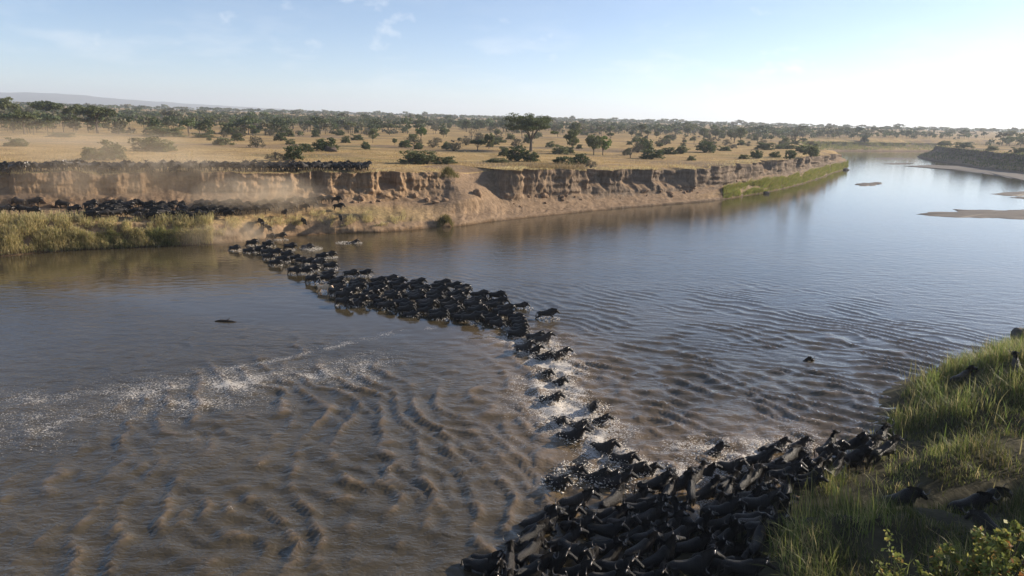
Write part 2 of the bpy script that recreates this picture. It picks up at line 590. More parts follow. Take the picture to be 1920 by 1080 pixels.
def extend(ctrl, stx, stg, ext, hz=7.5):
    pts = [tuple(ctrl[-1, 0, :2])] + [e[0] for e in ext]
    C, X, G = [], [], []
    for i, (p, g, wdt) in enumerate(ext, 1):
        a = np.array(pts[i - 1]); b = np.array(pts[min(i + 1, len(pts) - 1)])
        t = (b - a) / (np.linalg.norm(b - a) + 1e-9)
        nrm = np.array([-t[1], t[0]])
        p = np.array(p)
        C.append([(*(p - nrm * 1), -.5), (*(p + nrm * 1), .5), (*(p + nrm * wdt * .35), 2.0), (*(p + nrm * wdt * .6), 2.8), (*(p + nrm * wdt), hz)])
        X.append(stx[-1] + 24 * i); G.append(g)
    return np.concatenate([ctrl, np.array(C)]), np.concatenate([stx, X]), np.concatenate([stg, G])


ctrl, stx, stg = extend(ctrl, stx, stg, ext)


def plain_z(x, y):
    x = np.asarray(x, float); y = np.asarray(y, float)
    d = np.hypot(x, y)
    z = 8.5 + 0.5 * (fbm(x / 45, y / 45, 3, 3) - 0.5)
    z = z + 15.0 * sstep(320, 2300, d) + 2.2 * (fbm(x / 300, y / 300, 3, 9) - 0.5) * sstep(250, 700, d)
    z = z - 0.7 * sstep(-5, 35, x) * sstep(500, 200, d)
    return z


def smooth_interp(xs, xp, C):
    """monotone-ish cubic (Catmull-Rom) interpolation of control rows"""
    C = np.asarray(C, float)
    flat = C.reshape(len(C), -1)
    out = np.empty((len(xs), flat.shape[1]))
    sl = np.gradient(flat, xp, axis=0)
    i = np.clip(np.searchsorted(xp, xs) - 1, 0, len(xp) - 2)
    h = (xp[i + 1] - xp[i])[:, None]
    t = ((xs - xp[i]) / (xp[i + 1] - xp[i]))[:, None]
    a, b, m0, m1 = flat[i], flat[i + 1], sl[i] * h, sl[i + 1] * h
    out = (2 * t**3 - 3 * t**2 + 1) * a + (t**3 - 2 * t**2 + t) * m0 + (-2 * t**3 + 3 * t**2) * b + (t**3 - t**2) * m1
    return out.reshape((len(xs),) + C.shape[1:])


def bank_strip(name, ctrl, stx, stg, step, cliff_amp, label, seed, back=13.0):
    xs = np.arange(stx[0], stx[-1], step)
    C = smooth_interp(xs, stx, ctrl)                     # S,5,3
    G = np.interp(xs, stx, stg)
    topl = C[:, 4, :2]
    seg = np.hypot(*np.gradient(topl, axis=0).T)
    s = np.cumsum(seg)
    wl_ = C[:, 0, :2]
    tan = np.gradient(wl_, axis=0)
    # smoothed river-facing normal
    k = max(5, int(60 / step))
    ker = np.ones(k) / k
    pad = np.pad(tan, ((k // 2, k - 1 - k // 2), (0, 0)), mode='edge')
    tan = np.stack([np.convolve(pad[:, i], ker, 'valid') for i in (0, 1)], 1)
    tan /= np.linalg.norm(tan, axis=1)[:, None]
    nrm = np.stack([tan[:, 1], -tan[:, 0]], 1)           # towards the river
    rows, grs = [], []
    S = len(xs)

    def seg_rows(i, n, fn=None, last=False):
        for j in range(n + (1 if last else 0)):
            v = j / n
            h = v if fn is None else fn(v)
            xy = C[:, i, :2] * (1 - h) + C[:, i + 1, :2] * h
            z = C[:, i, 2] * (1 - v) + C[:, i + 1, 2] * v
            yield v, xy, z

    # beach and lower face
    for v, xy, z in seg_rows(0, 4):
        rows.append((xy + nrm * (0.5 * (fbm(s / 2.2, 0 * s + v, 3, seed) - .5))[:, None], z)); grs.append(G * 0)
    for v, xy, z in seg_rows(1, 10, lambda v: v ** 1.5):
        a = 1.6 * (fbm(s / 3.0, 0 * s + 7 + v * .5, 4, seed + 1) - .5) * (0.4 + v * .6)
        rows.append((xy + nrm * a[:, None], z + 0.5 * (fbm(s / 1.2, 0 * s + v * 4, 3, seed + 2) - .5) * v)); grs.append(G * sstep(.4, .8, 0 * s + v))
    for v, xy, z in seg_rows(2, 10):
        a = 1.6 * (fbm(s / 3.0, 0 * s + 7.5, 4, seed + 1) - .5) * (1 - v)
        rows.append((xy + nrm * a[:, None], z + 0.35 * (fbm(s / 1.5, 0 * s + 20 + v * 3, 3, seed + 3) - .5))); grs.append(G * sstep(1.0, .5, 0 * s + v))
    # cliff: talus below, fluted wall above, broken edge
    n = 44
    big = fbm(s / 7.0, 0 * s + 2, 3, seed + 5)
    butt = (np.abs(big - .5) * 4.0)                       # sharp-backed buttresses
    alc = sstep(.50, .60, fbm(s / 9.0, 0 * s + 9, 3, seed + 6))   # alcoves where the edge has slumped
    gl = np.exp(-((xs - 884) / 40) ** 4) if name == 'river_bank' else 0 * s
    amp = cliff_amp * (1 - 0.85 * gl)
    rgt = sstep(940, 1000, xs) if name == 'river_bank' else 0 * s + .5
    fgate = sstep(.42, .66, fbm(s / 4.0, 0 * s + 31, 2, seed + 12))
    for v, xy, z in seg_rows(3, n, None, True):
        tf_ = .38 - .18 * rgt
        hv = 0.72 * np.minimum(1, v / tf_) ** 0.8 + 0.28 * np.maximum(0, (v - tf_) / (1 - tf_))
        hb = hv * (1 - gl) + v * gl
        xy = C[:, 3, :2] * (1 - hb)[:, None] + C[:, 4, :2] * hb[:, None]
        wall = sstep(.22, .42, v + .16 * rgt)
        sw = s + 3.0 * (fbm(s / 5.0, 0 * s + v * .6, 2, seed + 17) - .5) + .9 * v * (fbm(s / 8, 0 * s, 2, seed + 18) - .5)
        fl = fbm(sw / 1.25, 0 * s + v * 1.4, 4, seed + 7) - .5
        fl2 = fbm(s / 0.35, 0 * s + v * 2.6, 3, seed + 8) - .5
        talus = (fbm(s / 1.6, 0 * s + v * 5, 4, seed + 9) - .5) * (1 - wall) * min(1, v * 6)
        tw = wall * (0.55 + .45 * v)
        off = amp * (1.3 * (butt - .55) * tw - 2.4 * alc * sstep(.25, .6, 0 * s + v + .25 * (fbm(s / 1.7, 0 * s, 2, seed + 13) - .5)) * wall + (0.2 + 1.1 * fgate) * fl * tw + 0.5 * fl2 * tw + 1.5 * (fbm(s / 1.9, 0 * s + v * 3.2, 4, seed + 19) - .5) * tw + 1.5 * talus)
        lay = 0.55 * (vn(0 * s + v * 9, s / 5, seed + 11) - .5) * wall * amp
        zz = z + amp * (0.35 * talus + (1.0 * (fbm(s / 3.5, 0 * s, 4, seed + 10) - .55)) * v)
        rows.append((xy + nrm * (off + lay)[:, None], zz)); grs.append(G * 0 + (1.0 if v > .97 else 0.0))
    topxy, topz = rows[-1]
    edge = C[:, 4, :2]
    for dist in (0.35, 0.8, 1.6, 2.8, 4.5, 6.5, 9.0, 11.5, back):
        f = dist / back
        xy = topxy * (1 - sstep(0, .5, f)) + edge * sstep(0, .5, f) - nrm * dist
        pz = plain_z(xy[:, 0], xy[:, 1])
        w = sstep(0, .6, f)
        z = topz * (1 - w) + (pz + 0.06) * w + 0.18 * (fbm(xy[:, 0] / 1.2, xy[:, 1] / 1.2, 3, 5) - .4) * (1 - w)
        if dist == back:
            z = pz - 0.5
        rows.append((xy, z)); grs.append(G * 0 + 1.0 - 0.9 * gl)
    V = np.stack([np.column_stack([xy, z]) for xy, z in rows], 1)   # S,rows,3
    me = mesh_np(name, V.reshape(-1, 3), grid_faces(S, len(rows))[:, ::-1])
    attr(me, 'grassy', np.stack(grs, 1))
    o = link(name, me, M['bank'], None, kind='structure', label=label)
    return o, V, C, s, nrm


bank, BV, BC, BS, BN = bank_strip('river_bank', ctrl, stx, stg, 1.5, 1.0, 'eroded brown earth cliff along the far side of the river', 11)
# the shaded bank on the other side of the far reach
rb = [((430, 640), .5, 10), ((350, 560), .6, 10), ((306, 530), .6, 11), ((276, 470), .6, 11), ((258, 410), .6, 11), ((242, 360), .6, 11), ((240, 325), .6, 11), ((252, 255), .6, 12), ((262, 200), .6, 12)]
c0 = np.array([[(*(np.array((500, 680.)) + np.array((0.4, -.9)) * d), z) for d, z in ((-1, -.5), (1, .5), (5, 2), (8, 2.8), (12, 7.0))]])
c2, x2, g2 = extend(c0, np.array([0.0]), np.array([.5]), rb, 8.3)
c2, x2, g2 = c2[1:], x2[1:], g2[1:]
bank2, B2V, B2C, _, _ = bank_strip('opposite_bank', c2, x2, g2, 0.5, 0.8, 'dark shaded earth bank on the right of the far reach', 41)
BVH = BVHTree.FromPolygons([tuple(v) for v in BV.reshape(-1, 3)], [tuple(f) for f in grid_faces(BV.shape[0], BV.shape[1])])

# near bank waterline (camera side), then on to the right
NEAR = [(-30, -14), (-12, 8), (-3, 17), (3, 22), (8.5, 26.5), (13.5, 30.5), (19, 35), (24, 39.5), (29, 46), (35, 51.5), (45, 58), (66, 72), (100, 94), (150, 128), (210, 165), (262, 200)]
TRAIL = [(12, 29.5), (16.5, 29.5), (21, 29.0), (26, 30.5), (33, 32), (42, 33)]
corr = [tuple(p) for p in BC[::12, 4, :2]] + [(575, 745), (570, 690)] + [tuple(p) for p in B2C[::6, 4, :2]] + [(300, 150), (120, 60), (60, 10), (20, -40), (-160, -40), (-190, 40)]
corr_line = corr + [corr[0]]


def axis(fine_a, fine_b, step, lo, hi, g=1.18):
    a = list(np.arange(fine_a, fine_b + step * .5, step))
    s = step
    while a[-1] < hi:
        s *= g; a.append(a[-1] + s)
    s = step
    while a[0] > lo:
        s *= g; a.insert(0, a[0] - s)
    return np.array(a)


gx = axis(-150, 600, 4.0, -9000, 9000)
gy = axis(-40, 720, 4.0, -2500, 12000)
GX, GY = np.meshgrid(gx, gy, indexing='ij')
inside = in_poly(GX, GY, corr)
near_mask = (GX > -300) & (GX < 800) & (GY > -200) & (GY < 1000)
D = np.full(GX.shape, 1e6)
D[near_mask] = dist_poly(GX[near_mask], GY[near_mask], corr_line)
D[inside] = -1
PZ = plain_z(GX, GY)
drop = sstep(9.0, 4.5, D)
PZ = PZ * (1 - drop) + (-4.0) * drop
me = mesh_np('ground', np.column_stack([GX.ravel(), GY.ravel(), PZ.ravel()]), grid_faces(len(gx), len(gy)))
link('ground', me, M['ground'], None, kind='structure', label='golden dry savanna plain')


def near_d(x, y):
    """signed distance from the near waterline, positive on land"""
    x = np.asarray(x, float); y = np.asarray(y, float)
    d = dist_poly(x, y, NEAR)
    land = in_poly(x, y, NEAR + [(400, 200), (400, -300), (-30, -300)])
    return np.where(land, d, -d)


def near_z(x, y):
    x = np.asarray(x, float); y = np.asarray(y, float)
    d = near_d(x, y)
    z = np.where(d > 0, 2.3 * sstep(0, 6.5, d) + 2.6 * sstep(6, 17, d) + 2.0 * sstep(16, 40, d), d * 0.13)
    z = np.maximum(z, -1.6)
    d = d + 2.2 * (fbm(x / 7, y / 7, 3, 63) - .5) * sstep(48, 70, x)
    z = np.where(x > 48, np.maximum(np.where(d > 0, 2.3 * sstep(0, 6.5, d) + 2.6 * sstep(6, 17, d) + 2.0 * sstep(16, 40, d), d * .13), -1.6), z)
    md = sstep(0, 3, d) * (1.5 * (fbm(x / 3.8, y / 3.8, 3, 61) - .5) + .5 * (fbm(x / 1.1, y / 1.1, 3, 62) - .5))
    t = np.exp(-(dist_poly(x, y, TRAIL) / 2.0) ** 2)
    z = z + md * (1 - t) - 1.7 * t * sstep(1, 6, d)
    # grassy mound beside the herd, taller tussock bank upstream
    z = z + 1.2 * np.exp(-(((x - 13.6) / 3.2) ** 2 + ((y - 24.6) / 2.6) ** 2))
    z = z + 1.0 * np.exp(-(((x - 33) / 5.5) ** 2 + ((y - 42.5) / 4.5) ** 2))
    return z


nx = axis(-6, 52, 0.42, -40, 320, 1.05)
ny = axis(8, 64, 0.42, -60, 220, 1.05)
NX, NY = np.meshgrid(nx, ny, indexing='ij')
me = mesh_np('near_bank', np.column_stack([NX.ravel(), NY.ravel(), near_z(NX, NY).ravel()]), grid_faces(len(nx), len(ny)))
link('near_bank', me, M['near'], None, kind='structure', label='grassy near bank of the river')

# hills on the horizon
hp = [(-3600, 8), (-2600, 16), (-1500, 22), (-900, 30), (-600, 26), (-300, 14), (-60, 17), (0, 19), (70, 23), (130, 23), (220, 19), (330, 15.5), (450, 11.5), (600, 9), (760, 7), (900, 5), (1020, 4.6), (1100, 5.5), (1200, 3), (1300, 5), (1420, 5), (1520, 2), (1700, 0), (2100, -2), (2600, -2)]
hx = np.arange(-3600, 4600, 14.0)
hh = .85 * np.interp(hx, [p[0] for p in hp], [p[1] for p in hp]) + 1.2 * (fbm(hx / 60, hx * 0, 4, 77) - .5)
rows = []
for k, (dd, fr) in enumerate(((6400, -0.05), (7000, .35), (7600, .8), (8200, 1.0), (9000, .9))):
    az = np.arctan((hx - 960) / CAM_F)
    r = dd / np.cos(az) ** 0.3
    zz = CAM_H + (hh * fr + 1.5 * (fbm(hx / 25, hx * 0 + k, 3, 78) - .5) * (k > 0)) / CAM_F * 8200 * np.cos(az) ** -1
    if k == 0:
        zz = hx * 0 + 5
    rows.append(np.column_stack([np.sin(az) * r, np.cos(az) * r, zz]))
V = np.stack(rows, 1)
me = mesh_np('hills', V.reshape(-1, 3), grid_faces(len(hx), len(rows)))
link('hills', me, M['hill'], None, kind='structure', label='low blue hills on the horizon')

# sandbars in the far reach
BARS = [
    [(1718, 401), (1745, 397.5), (1778, 399.5), (1800, 392.5), (1880, 394), (1960, 393), (2080, 398), (2080, 413), (1920, 411), (1840, 409), (1790, 407.5), (1740, 405)],
    [(1858, 364), (1880, 361), (1930, 359), (2010, 358), (2010, 364), (1920, 366), (1900, 368.5), (1880, 367)],
    [(1898, 371), (1915, 368.5), (1980, 369), (2020, 374), (1990, 377), (1930, 375.5)],
    [(1604, 346.5), (1622, 343.5), (1650, 341.5), (1656, 344.5), (1632, 348.5), (1612, 349.5)],
    [(1655, 307.5), (1672, 306), (1695, 305.5), (1712, 306.5), (1700, 308), (1675, 308.6)],
    [(1690, 311), (1740, 309), (1800, 311), (1860, 318), (1960, 328), (2060, 338), (2060, 350), (1960, 343), (1900, 335), (1840, 325), (1780, 317.5), (1720, 313.5)],
    [(1636, 297), (1660, 295.5), (1690, 296), (1720, 298), (1690, 299.5), (1655, 299)],
]
for bi, poly in enumerate(BARS):
    P = np.array([at(a, b, 0.0) for a, b in poly])
    # resample the outline
    Q = np.vstack([P, P[:1]]); L = np.concatenate([[0], np.cumsum(np.hypot(*np.diff(Q, axis=0).T))])
    m = 96
    t = np.linspace(0, L[-1], m, endpoint=False)
    O = np.column_stack([np.interp(t, L, Q[:, 0]), np.interp(t, L, Q[:, 1])])
    O += (np.column_stack([fbm(t / 3, t * 0, 3, bi), fbm(t / 3, t * 0 + 9, 3, bi)]) - .5) * 3.4
    cen = P.mean(0)
    rr = [1.06, .97, .88, .7, .45, .2, .02]
    zz = [-.25, .02, .11, .17, .22, .26, .27]
    V = np.stack([np.column_stack([cen + (O - cen) * r, z + .05 * (fbm(O[:, 0] / 2 + r * 5, O[:, 1] / 2, 3, bi) - .5)]) for r, z in zip(rr, zz)], 1)
    V = np.concatenate([V, V[:1]], 0)
    me = mesh_np('sandbar', V.reshape(-1, 3), grid_faces(m + 1, len(rr))[:, ::-1])
    link('sandbar', me, M['sand'], None, kind='structure', label='low grey-brown sandbar in the river')

# ------------------------------------------------------------------ water
COLUMN = [at(*p) for p in ((440, 466), (500, 482), (570, 510), (640, 545), (720, 565), (820, 580), (920, 598), (985, 628), (1020, 665), (1030, 705), (1045, 745), (1075, 800), (1120, 860), (1200, 900), (1330, 940))]
SWIM = [at(*p) for p in ((985, 640), (1030, 680), (1040, 715), (1050, 750), (1085, 790), (1130, 840), (1180, 880), (1250, 880), (1340, 860), (1480, 845))]
wx = axis(-60, 60, 0.24, -700, 900, 1.22)
wy = axis(17, 106, 0.235, -300, 1000, 1.22)
WX, WY = np.meshgrid(wx, wy, indexing='ij')
fx, fy = WX.ravel(), WY.ravel()
fine = (fx > -66) & (fx < 66) & (fy > 12) & (fy < 112)
x, y = fx[fine], fy[fine]
warp = fbm(x / 10, y / 10, 3, 21) - .5
warp2 = fbm(x / 5, y / 5, 3, 22) - .5
dcol = dist_poly(x, y, COLUMN)
dsw = dist_poly(x, y, SWIM)
colx = np.interp(-y, [-p[1] for p in COLUMN], [p[0] for p in COLUMN])      # column x at this y
down = sstep(3.0, -3.0, x - colx - 0)                                       # downstream (left) side
up_ = 1 - down
edge = sstep(-62, -55, x) * sstep(62, 55, x) * sstep(108, 98, y)


def crest(ph, sharp):
    c = 1 - np.abs(np.sin(ph))
    return c ** sharp


# standing wave train below the column: crests fan away from the herd
u1 = 0.93 * x + 0.37 * y + 6.0 * warp + 1.9 * warp2 + 1.1 * (fbm(x / 1.5, y / 1.5, 3, 122) - .5)
gate1 = sstep(.30, .62, fbm(x / 3.5, y / 8.5, 3, 23)) * down * sstep(58, 44, y + 0.16 * x) * sstep(-36, -14, x)
h = 0.225 * gate1 * (crest(u1 * math.pi / 1.95, 2.0) - .32)
u1b = 0.80 * x + 0.60 * y + 4.0 * warp2 + 3 * warp
gate1b = sstep(.42, .62, fbm(x / 3.3, y / 4.0, 3, 24)) * down * sstep(50, 38, y) * sstep(-32, -16, x)
h = h + 0.15 * gate1b * (crest(u1b * math.pi / 1.0, 1.5) - .36)
# short steep chop above the column
u2 = 0.62 * x + 0.78 * y + 3.2 * warp2 + 3.0 * warp + 0.6 * (fbm(x / 1.2, y / 1.2, 2, 123) - .5)
gate2 = sstep(.30, .6, fbm(x / 3.5, y / 3.0, 3, 25)) * up_ * (.45 * sstep(88, 64, y) + .55 * sstep(64, 50, y)) * sstep(58, 30, x)
h = h + 0.25 * gate2 * (crest(u2 * math.pi / 1.45, 1.4) - .38)
u3 = 0.2 * x + 0.98 * y + 2.0 * warp2
h = h + 0.10 * up_ * sstep(70, 50, y) * sstep(.35, .6, fbm(x / 2.5, y / 2.5, 2, 26)) * (crest(u3 * math.pi / .9, 1.2) - .4)
# churned water round the swimmers
ch = np.exp(-(dsw / 4.2) ** 2)
h = h + 0.42 * ch * (fbm(x / 1.0, y / 1.0, 4, 27) - .5) + 0.2 * ch * (fbm(x / .5, y / .5, 2, 28) - .5)
h = h + 0.28 * (fbm(x / 1.1, y / 0.8, 4, 29) - .5) * sstep(60, 40, y) * (0.35 + .65 * np.maximum(up_, sstep(-28, -10, x)))
h = h + 0.025 * (fbm(x / 1.0, y / .55, 3, 30) - .5)
h *= edge
hf = np.zeros(fx.shape); hf[fine] = h
foam = np.zeros(fx.shape)
churn_crestlight = np.zeros(fx.shape)
# drifting bubble raft on the left
RAFT = [at(*p) for p in ((-200, 850), (0, 795), (180, 768), (330, 745), (450, 722), (560, 700), (650, 688))]
RAFT2 = [at(*p) for p in ((-200, 790), (0, 745), (250, 735), (420, 722))]
SEAM = [at(*p) for p in ((440, 688), (500, 678), (600, 657), (700, 630), (770, 619), (840, 613))]
dr = dist_poly(x, y, RAFT); dr2 = dist_poly(x, y, RAFT2); dsm = dist_poly(x, y, SEAM)
side = fbm(x / 3, y / 3, 4, 31)
f = (0.40 + .16 * sstep(-12, -26, x)) * np.exp(-(dr / 2.8) ** 2) * (.45 + .55 * sstep(.3, .6, side)) + 0.4 * np.exp(-(dr2 / 1.2) ** 2) * sstep(.3, .6, side)
f += 0.34 * np.exp(-(dr / 6.0) ** 2) * sstep(.40, .7, fbm(x / 2, y / 2, 4, 131)) * sstep(0, -8, x + 3)
f += 0.50 * np.exp(-(dsm / 0.6) ** 2) * sstep(.38, .62, fbm(x / 1.2, y / 1.2, 3, 32))
f += 1.1 * np.exp(-(dsw / 1.9) ** 2) * sstep(.3, .6, fbm(x / 1.3, y / 1.3, 3, 33))
f += 0.45 * np.exp(-(dsw / 4.5) ** 2) * sstep(.42, .66, fbm(x / 2, y / 2, 3, 34))
f += 0.55 * np.exp(-(dcol / 1.8) ** 2) * sstep(.35, .6, fbm(x / 1.5, y / 1.5, 3, 35)) * up_
hs = np.maximum(h, 0)
f += 0.60 * sstep(.115, .165, hs) * sstep(.5, .72, fbm(x / 2.2, y / 2.2, 3, 36))
foam[fine] = np.clip(f, 0, 1.2)
churn_crestlight[fine] = np.clip(0.75 * np.exp(-(dsw / 6) ** 2) + sstep(.02, .14, h) * 0.8 * down + sstep(.03, .1, h) * .4 * up_, 0, 1) * sstep(70, 55, y)  # mud stirred by swimmers, plus sunlit brown painted onto the wave crests
dist_ = np.hypot(fx, fy)
rip = 0.11 + 0.33 * sstep(68, 36, dist_) + 0.06 * sstep(140, 70, dist_) - 0.06 * sstep(110, 230, dist_)
calm = np.zeros(fx.shape)
calm[fine] = 0.22 * down * sstep(46, 56, y + .35 * x)
rip = np.clip(rip - calm, 0.05, 1)
me = mesh_np('river', np.column_stack([fx, fy, hf]), grid_faces(len(wx), len(wy)))
attr(me, 'foam', foam); attr(me, 'churn_crestlight', churn_crestlight); attr(me, 'ripple', rip)
link('river', me, M['water'], None, kind='structure', label='muddy brown river with rippled surface')
_wfx, _wfy = wx, wy
WH = hf.reshape(WX.shape)


def water_h(x, y):
    i = np.clip(np.searchsorted(wx, x), 0, len(wx) - 1); j = np.clip(np.searchsorted(wy, y), 0, len(wy) - 1)
    return float(WH[i, j])


def drop_z(x, y):
    """height of the land at (x, y)"""
    hit = BVH.ray_cast(Vector((x, y, 60)), Vector((0, 0, -1)))
    if hit[0] is not None:
        return hit[0].z
    return float(plain_z(x, y))


def on_plain(px_, py_, z0=8.6):
    z = z0
    for _ in range(4):
        X, Y = at(px_, py_, z)
        z = drop_z(X, Y)
        if z < 4:
            z = 8.6
    return X, Y, z


# ------------------------------------------------------------------ tubes and leaf clouds


def tubes(branches, sides=6):
    """branches: list of (points n,3 ; radii n) -> V, F(quads)"""
    Vs, Fs, off = [], [], 0
    ang = np.linspace(0, 2 * math.pi, sides, endpoint=False)
    for pts, rad in branches:
        pts = np.asarray(pts, float); rad = np.asarray(rad, float)
        tan = np.gradient(pts, axis=0)
        tan /= np.linalg.norm(tan, axis=1)[:, None] + 1e-9
        ref = np.array([0.31, 0.95, 0.12]) if abs(tan[0, 2]) > .6 else np.array([0.0, 0.0, 1.0])
        sd = np.cross(tan, ref); sd /= np.linalg.norm(sd, axis=1)[:, None] + 1e-9
        up = np.cross(sd, tan)
        ring = pts[:, None, :] + rad[:, None, None] * (np.cos(ang)[None, :, None] * sd[:, None, :] + np.sin(ang)[None, :, None] * up[:, None, :])
        n = len(pts)
        Vs.append(ring.reshape(-1, 3))
        i = np.arange(n - 1)[:, None] * sides; j = np.arange(sides)[None, :]
        jn = (j + 1) % sides
        Fs.append((np.stack([i + j, i + jn, i + sides + jn, i + sides + j], -1) + off).reshape(-1, 4))
        off += n * sides
    return np.concatenate(Vs), np.concatenate(Fs)


def quads(P, size, rg, aspect=1.0, flat=0.0):
    """one randomly turned leaf card for each point"""
    n = len(P)
    a = rg.normal(size=(n, 3)); a[:, 2] *= (1 - flat)
    a /= np.linalg.norm(a, axis=1)[:, None]
    b = rg.normal(size=(n, 3)); b = np.cross(a, b); b /= np.linalg.norm(b, axis=1)[:, None]
    s = (size * rg.uniform(.6, 1.35, n))[:, None]
    a = a * s * aspect; b = b * s
    V = np.stack([P - a * .5, P + b * .42, P + a * .5, P - b * .42], 1).reshape(-1, 3)
    return V, np.arange(4 * n).reshape(-1, 4)


def clumps(centers, rad, n, rg, squash=.75):
    k = rg.integers(0, len(centers), n)
    d = rg.normal(size=(n, 3)); d /= np.linalg.norm(d, axis=1)[:, None]
    r = rg.uniform(0, 1, n) ** .45
    return centers[k] + d * (r * rad[k])[:, None] * np.array([1, 1, squash])


def make_tree(kind, seed, n_leaf, leaf):
    """unit tree: about 1 wide and 1 high"""
    rg = np.random.default_rng(seed)
    br, cen, rad = [], [], []
    if kind in ('acacia', 'round', 'bare'):
        th = {'acacia': .34, 'round': .24, 'bare': .2}[kind]
        lean = rg.normal(0, .03, 2)
        r0 = .026
        br.append(([(0, 0, -.06), (lean[0] * .3, lean[1] * .3, th * .35), (lean[0], lean[1], th)], (r0 * 1.5, r0, r0 * .85)))
        nl = 7 if kind == 'acacia' else 6
        for i in range(nl):
            a = 2 * math.pi * (i + rg.uniform(-.25, .25)) / nl
            if kind == 'acacia':
                R_, z = rg.uniform(.22, .42), rg.uniform(.72, .86)
            else:
                R_, z = rg.uniform(.12, .32), rg.uniform(.5, .82)
            p0 = np.array([lean[0], lean[1], th * rg.uniform(.8, 1)])
            p3 = np.array([math.cos(a) * R_, math.sin(a) * R_, z])
            p1 = p0 + (p3 - p0) * .4 + np.array([0, 0, .03 + rg.uniform(-.02, .03)])
            br.append(((p0, p1, p3), (r0 * .6, r0 * .38, r0 * .16)))
            for q in range(4 if kind == 'bare' else 3):
                w = p1 + (p3 - p1) * rg.uniform(.1, .9)
                e_ = w + np.array([rg.normal(0, .1), rg.normal(0, .1), rg.uniform(.04, .16)])
                br.append(((w, (w + e_) / 2 + rg.normal(0, .01, 3), e_), (r0 * .25, r0 * .17, r0 * .08)))
                cen.append(e_); rad.append(rg.uniform(.08, .14))
            cen.append(p3); rad.append(rg.uniform(.09, .15))
        extra = 40 if seed == 205 else 26
        for i in range(extra):
            a = rg.uniform(0, 2 * math.pi); q = math.sqrt(rg.uniform(0, 1))
            if kind == 'acacia':
                c = np.array([math.cos(a) * q * .42, math.sin(a) * q * .42, .90 - .22 * q * q + rg.normal(0, .03) - (rg.uniform(0, .26) if seed == 205 else 0)])
                cen.append(c); rad.append(rg.uniform(.07, .12))
            elif kind == 'round':
                zz = rg.uniform(-1, 1)
                rr = math.sqrt(1 - zz * zz) * .36
                c = np.array([math.cos(a) * rr, math.sin(a) * rr, .62 + zz * .30])
                cen.append(c); rad.append(rg.uniform(.08, .14))
        sq = .55 if kind == 'acacia' else .8
    else:                                               # bush
        for i in range(9):
            a = rg.uniform(0, 2 * math.pi); q = rg.uniform(.1, .4)
            p3 = np.array([math.cos(a) * q, math.sin(a) * q, rg.uniform(.4, .85)])
            br.append((((0, 0, -.05), p3 * np.array([.45, .45, .5]), p3), (.025, .016, .006)))
            cen.append(p3); rad.append(rg.uniform(.12, .2))
        for i in range(40):
            a = rg.uniform(0, 2 * math.pi); q = math.sqrt(rg.uniform(0, 1))
            hgt = math.sqrt(max(0, 1 - q * q)) * rg.uniform(.12, 1.0) + .05
            cen.append(np.array([math.cos(a) * q * .42, math.sin(a) * q * .42, hgt * .8 + .02])); rad.append(rg.uniform(.09, .16))
        sq = .85
    cen = np.array(cen); rad = np.array(rad)
    P = clumps(cen, rad, n_leaf, rg, sq)
    P = P[P[:, 2] > 0.0]
    V, F = quads(P, leaf, rg)
    tv, tf = tubes(br)
    return (tv, tf), (V, F)


TREES = {}


def proto(key, kind, seed, n, leaf, mat):
    (tv, tf), (cv, cf) = make_tree(kind, seed, n, leaf)
    tm = mesh_np('trunk', tv, tf); tm.materials.append(M['bark'])
    cm = mesh_np('crown', cv, cf, False); cm.materials.append(M[mat])
    TREES.setdefault(key, []).append((tm, cm))


for sd_ in range(3):
    proto('acacia', 'acacia', 100 + sd_, 2600, .055, 'leaf_mid')
    proto('acacia_dark', 'acacia', 110 + sd_, 2600, .055, 'leaf_dark')
    proto('round', 'round', 120 + sd_, 2200, .065, 'leaf_mid')
    proto('bright', 'round', 130 + sd_, 2000, .065, 'leaf_bright')
    proto('bush', 'bush', 140 + sd_, 1900, .075, 'leaf_dark')
    proto('bush_mid', 'bush', 150 + sd_, 1900, .075, 'leaf_mid')
    proto('bush_grey', 'bush', 160 + sd_, 900, .06, 'leaf_grey')
    proto('bare', 'bare', 170 + sd_, 240, .035, 'leaf_grey')
proto('giant', 'acacia', 205, 11000, .024, 'leaf_dark')

NAME = {'acacia': 'acacia_tree', 'acacia_dark': 'acacia_tree', 'round': 'tree', 'bright': 'tree', 'bush': 'bush',
        'bush_mid': 'bush', 'bush_grey': 'shrub', 'bare': 'bare_tree', 'giant': 'acacia_tree'}
CATG = {'acacia_tree': 'tree', 'tree': 'tree', 'bush': 'bush', 'shrub': 'shrub', 'bare_tree': 'tree'}


def plant(key, x, y, z, w, h, label, group=None):
    tm, cm = random.choice(TREES[key])
    r = bpy.data.objects.new(NAME[key], None)
    COL.objects.link(r)
    r.location = (x, y, z)
    r.rotation_euler = (0, 0, random.uniform(0, 6.28))
    r.scale = (w, w, h)
    r['label'] = label
    r['category'] = CATG[NAME[key]]
    if group:
        r['group'] = group
    for nm, m in (('trunk', tm), ('crown', cm)):
        link(nm, m, None, r)
    return r


def plant_px(key, bx, by, hpx, wpx, label, group=None):
    x, y, z = on_plain(bx, by)
    d = math.hypot(x, y)
    depth = float(np.dot([x, y, z - CAM_H], _f))
    plant(key, x, y, z - .05, wpx * depth / CAM_F, hpx * depth / CAM_F, label, group)
    return x, y


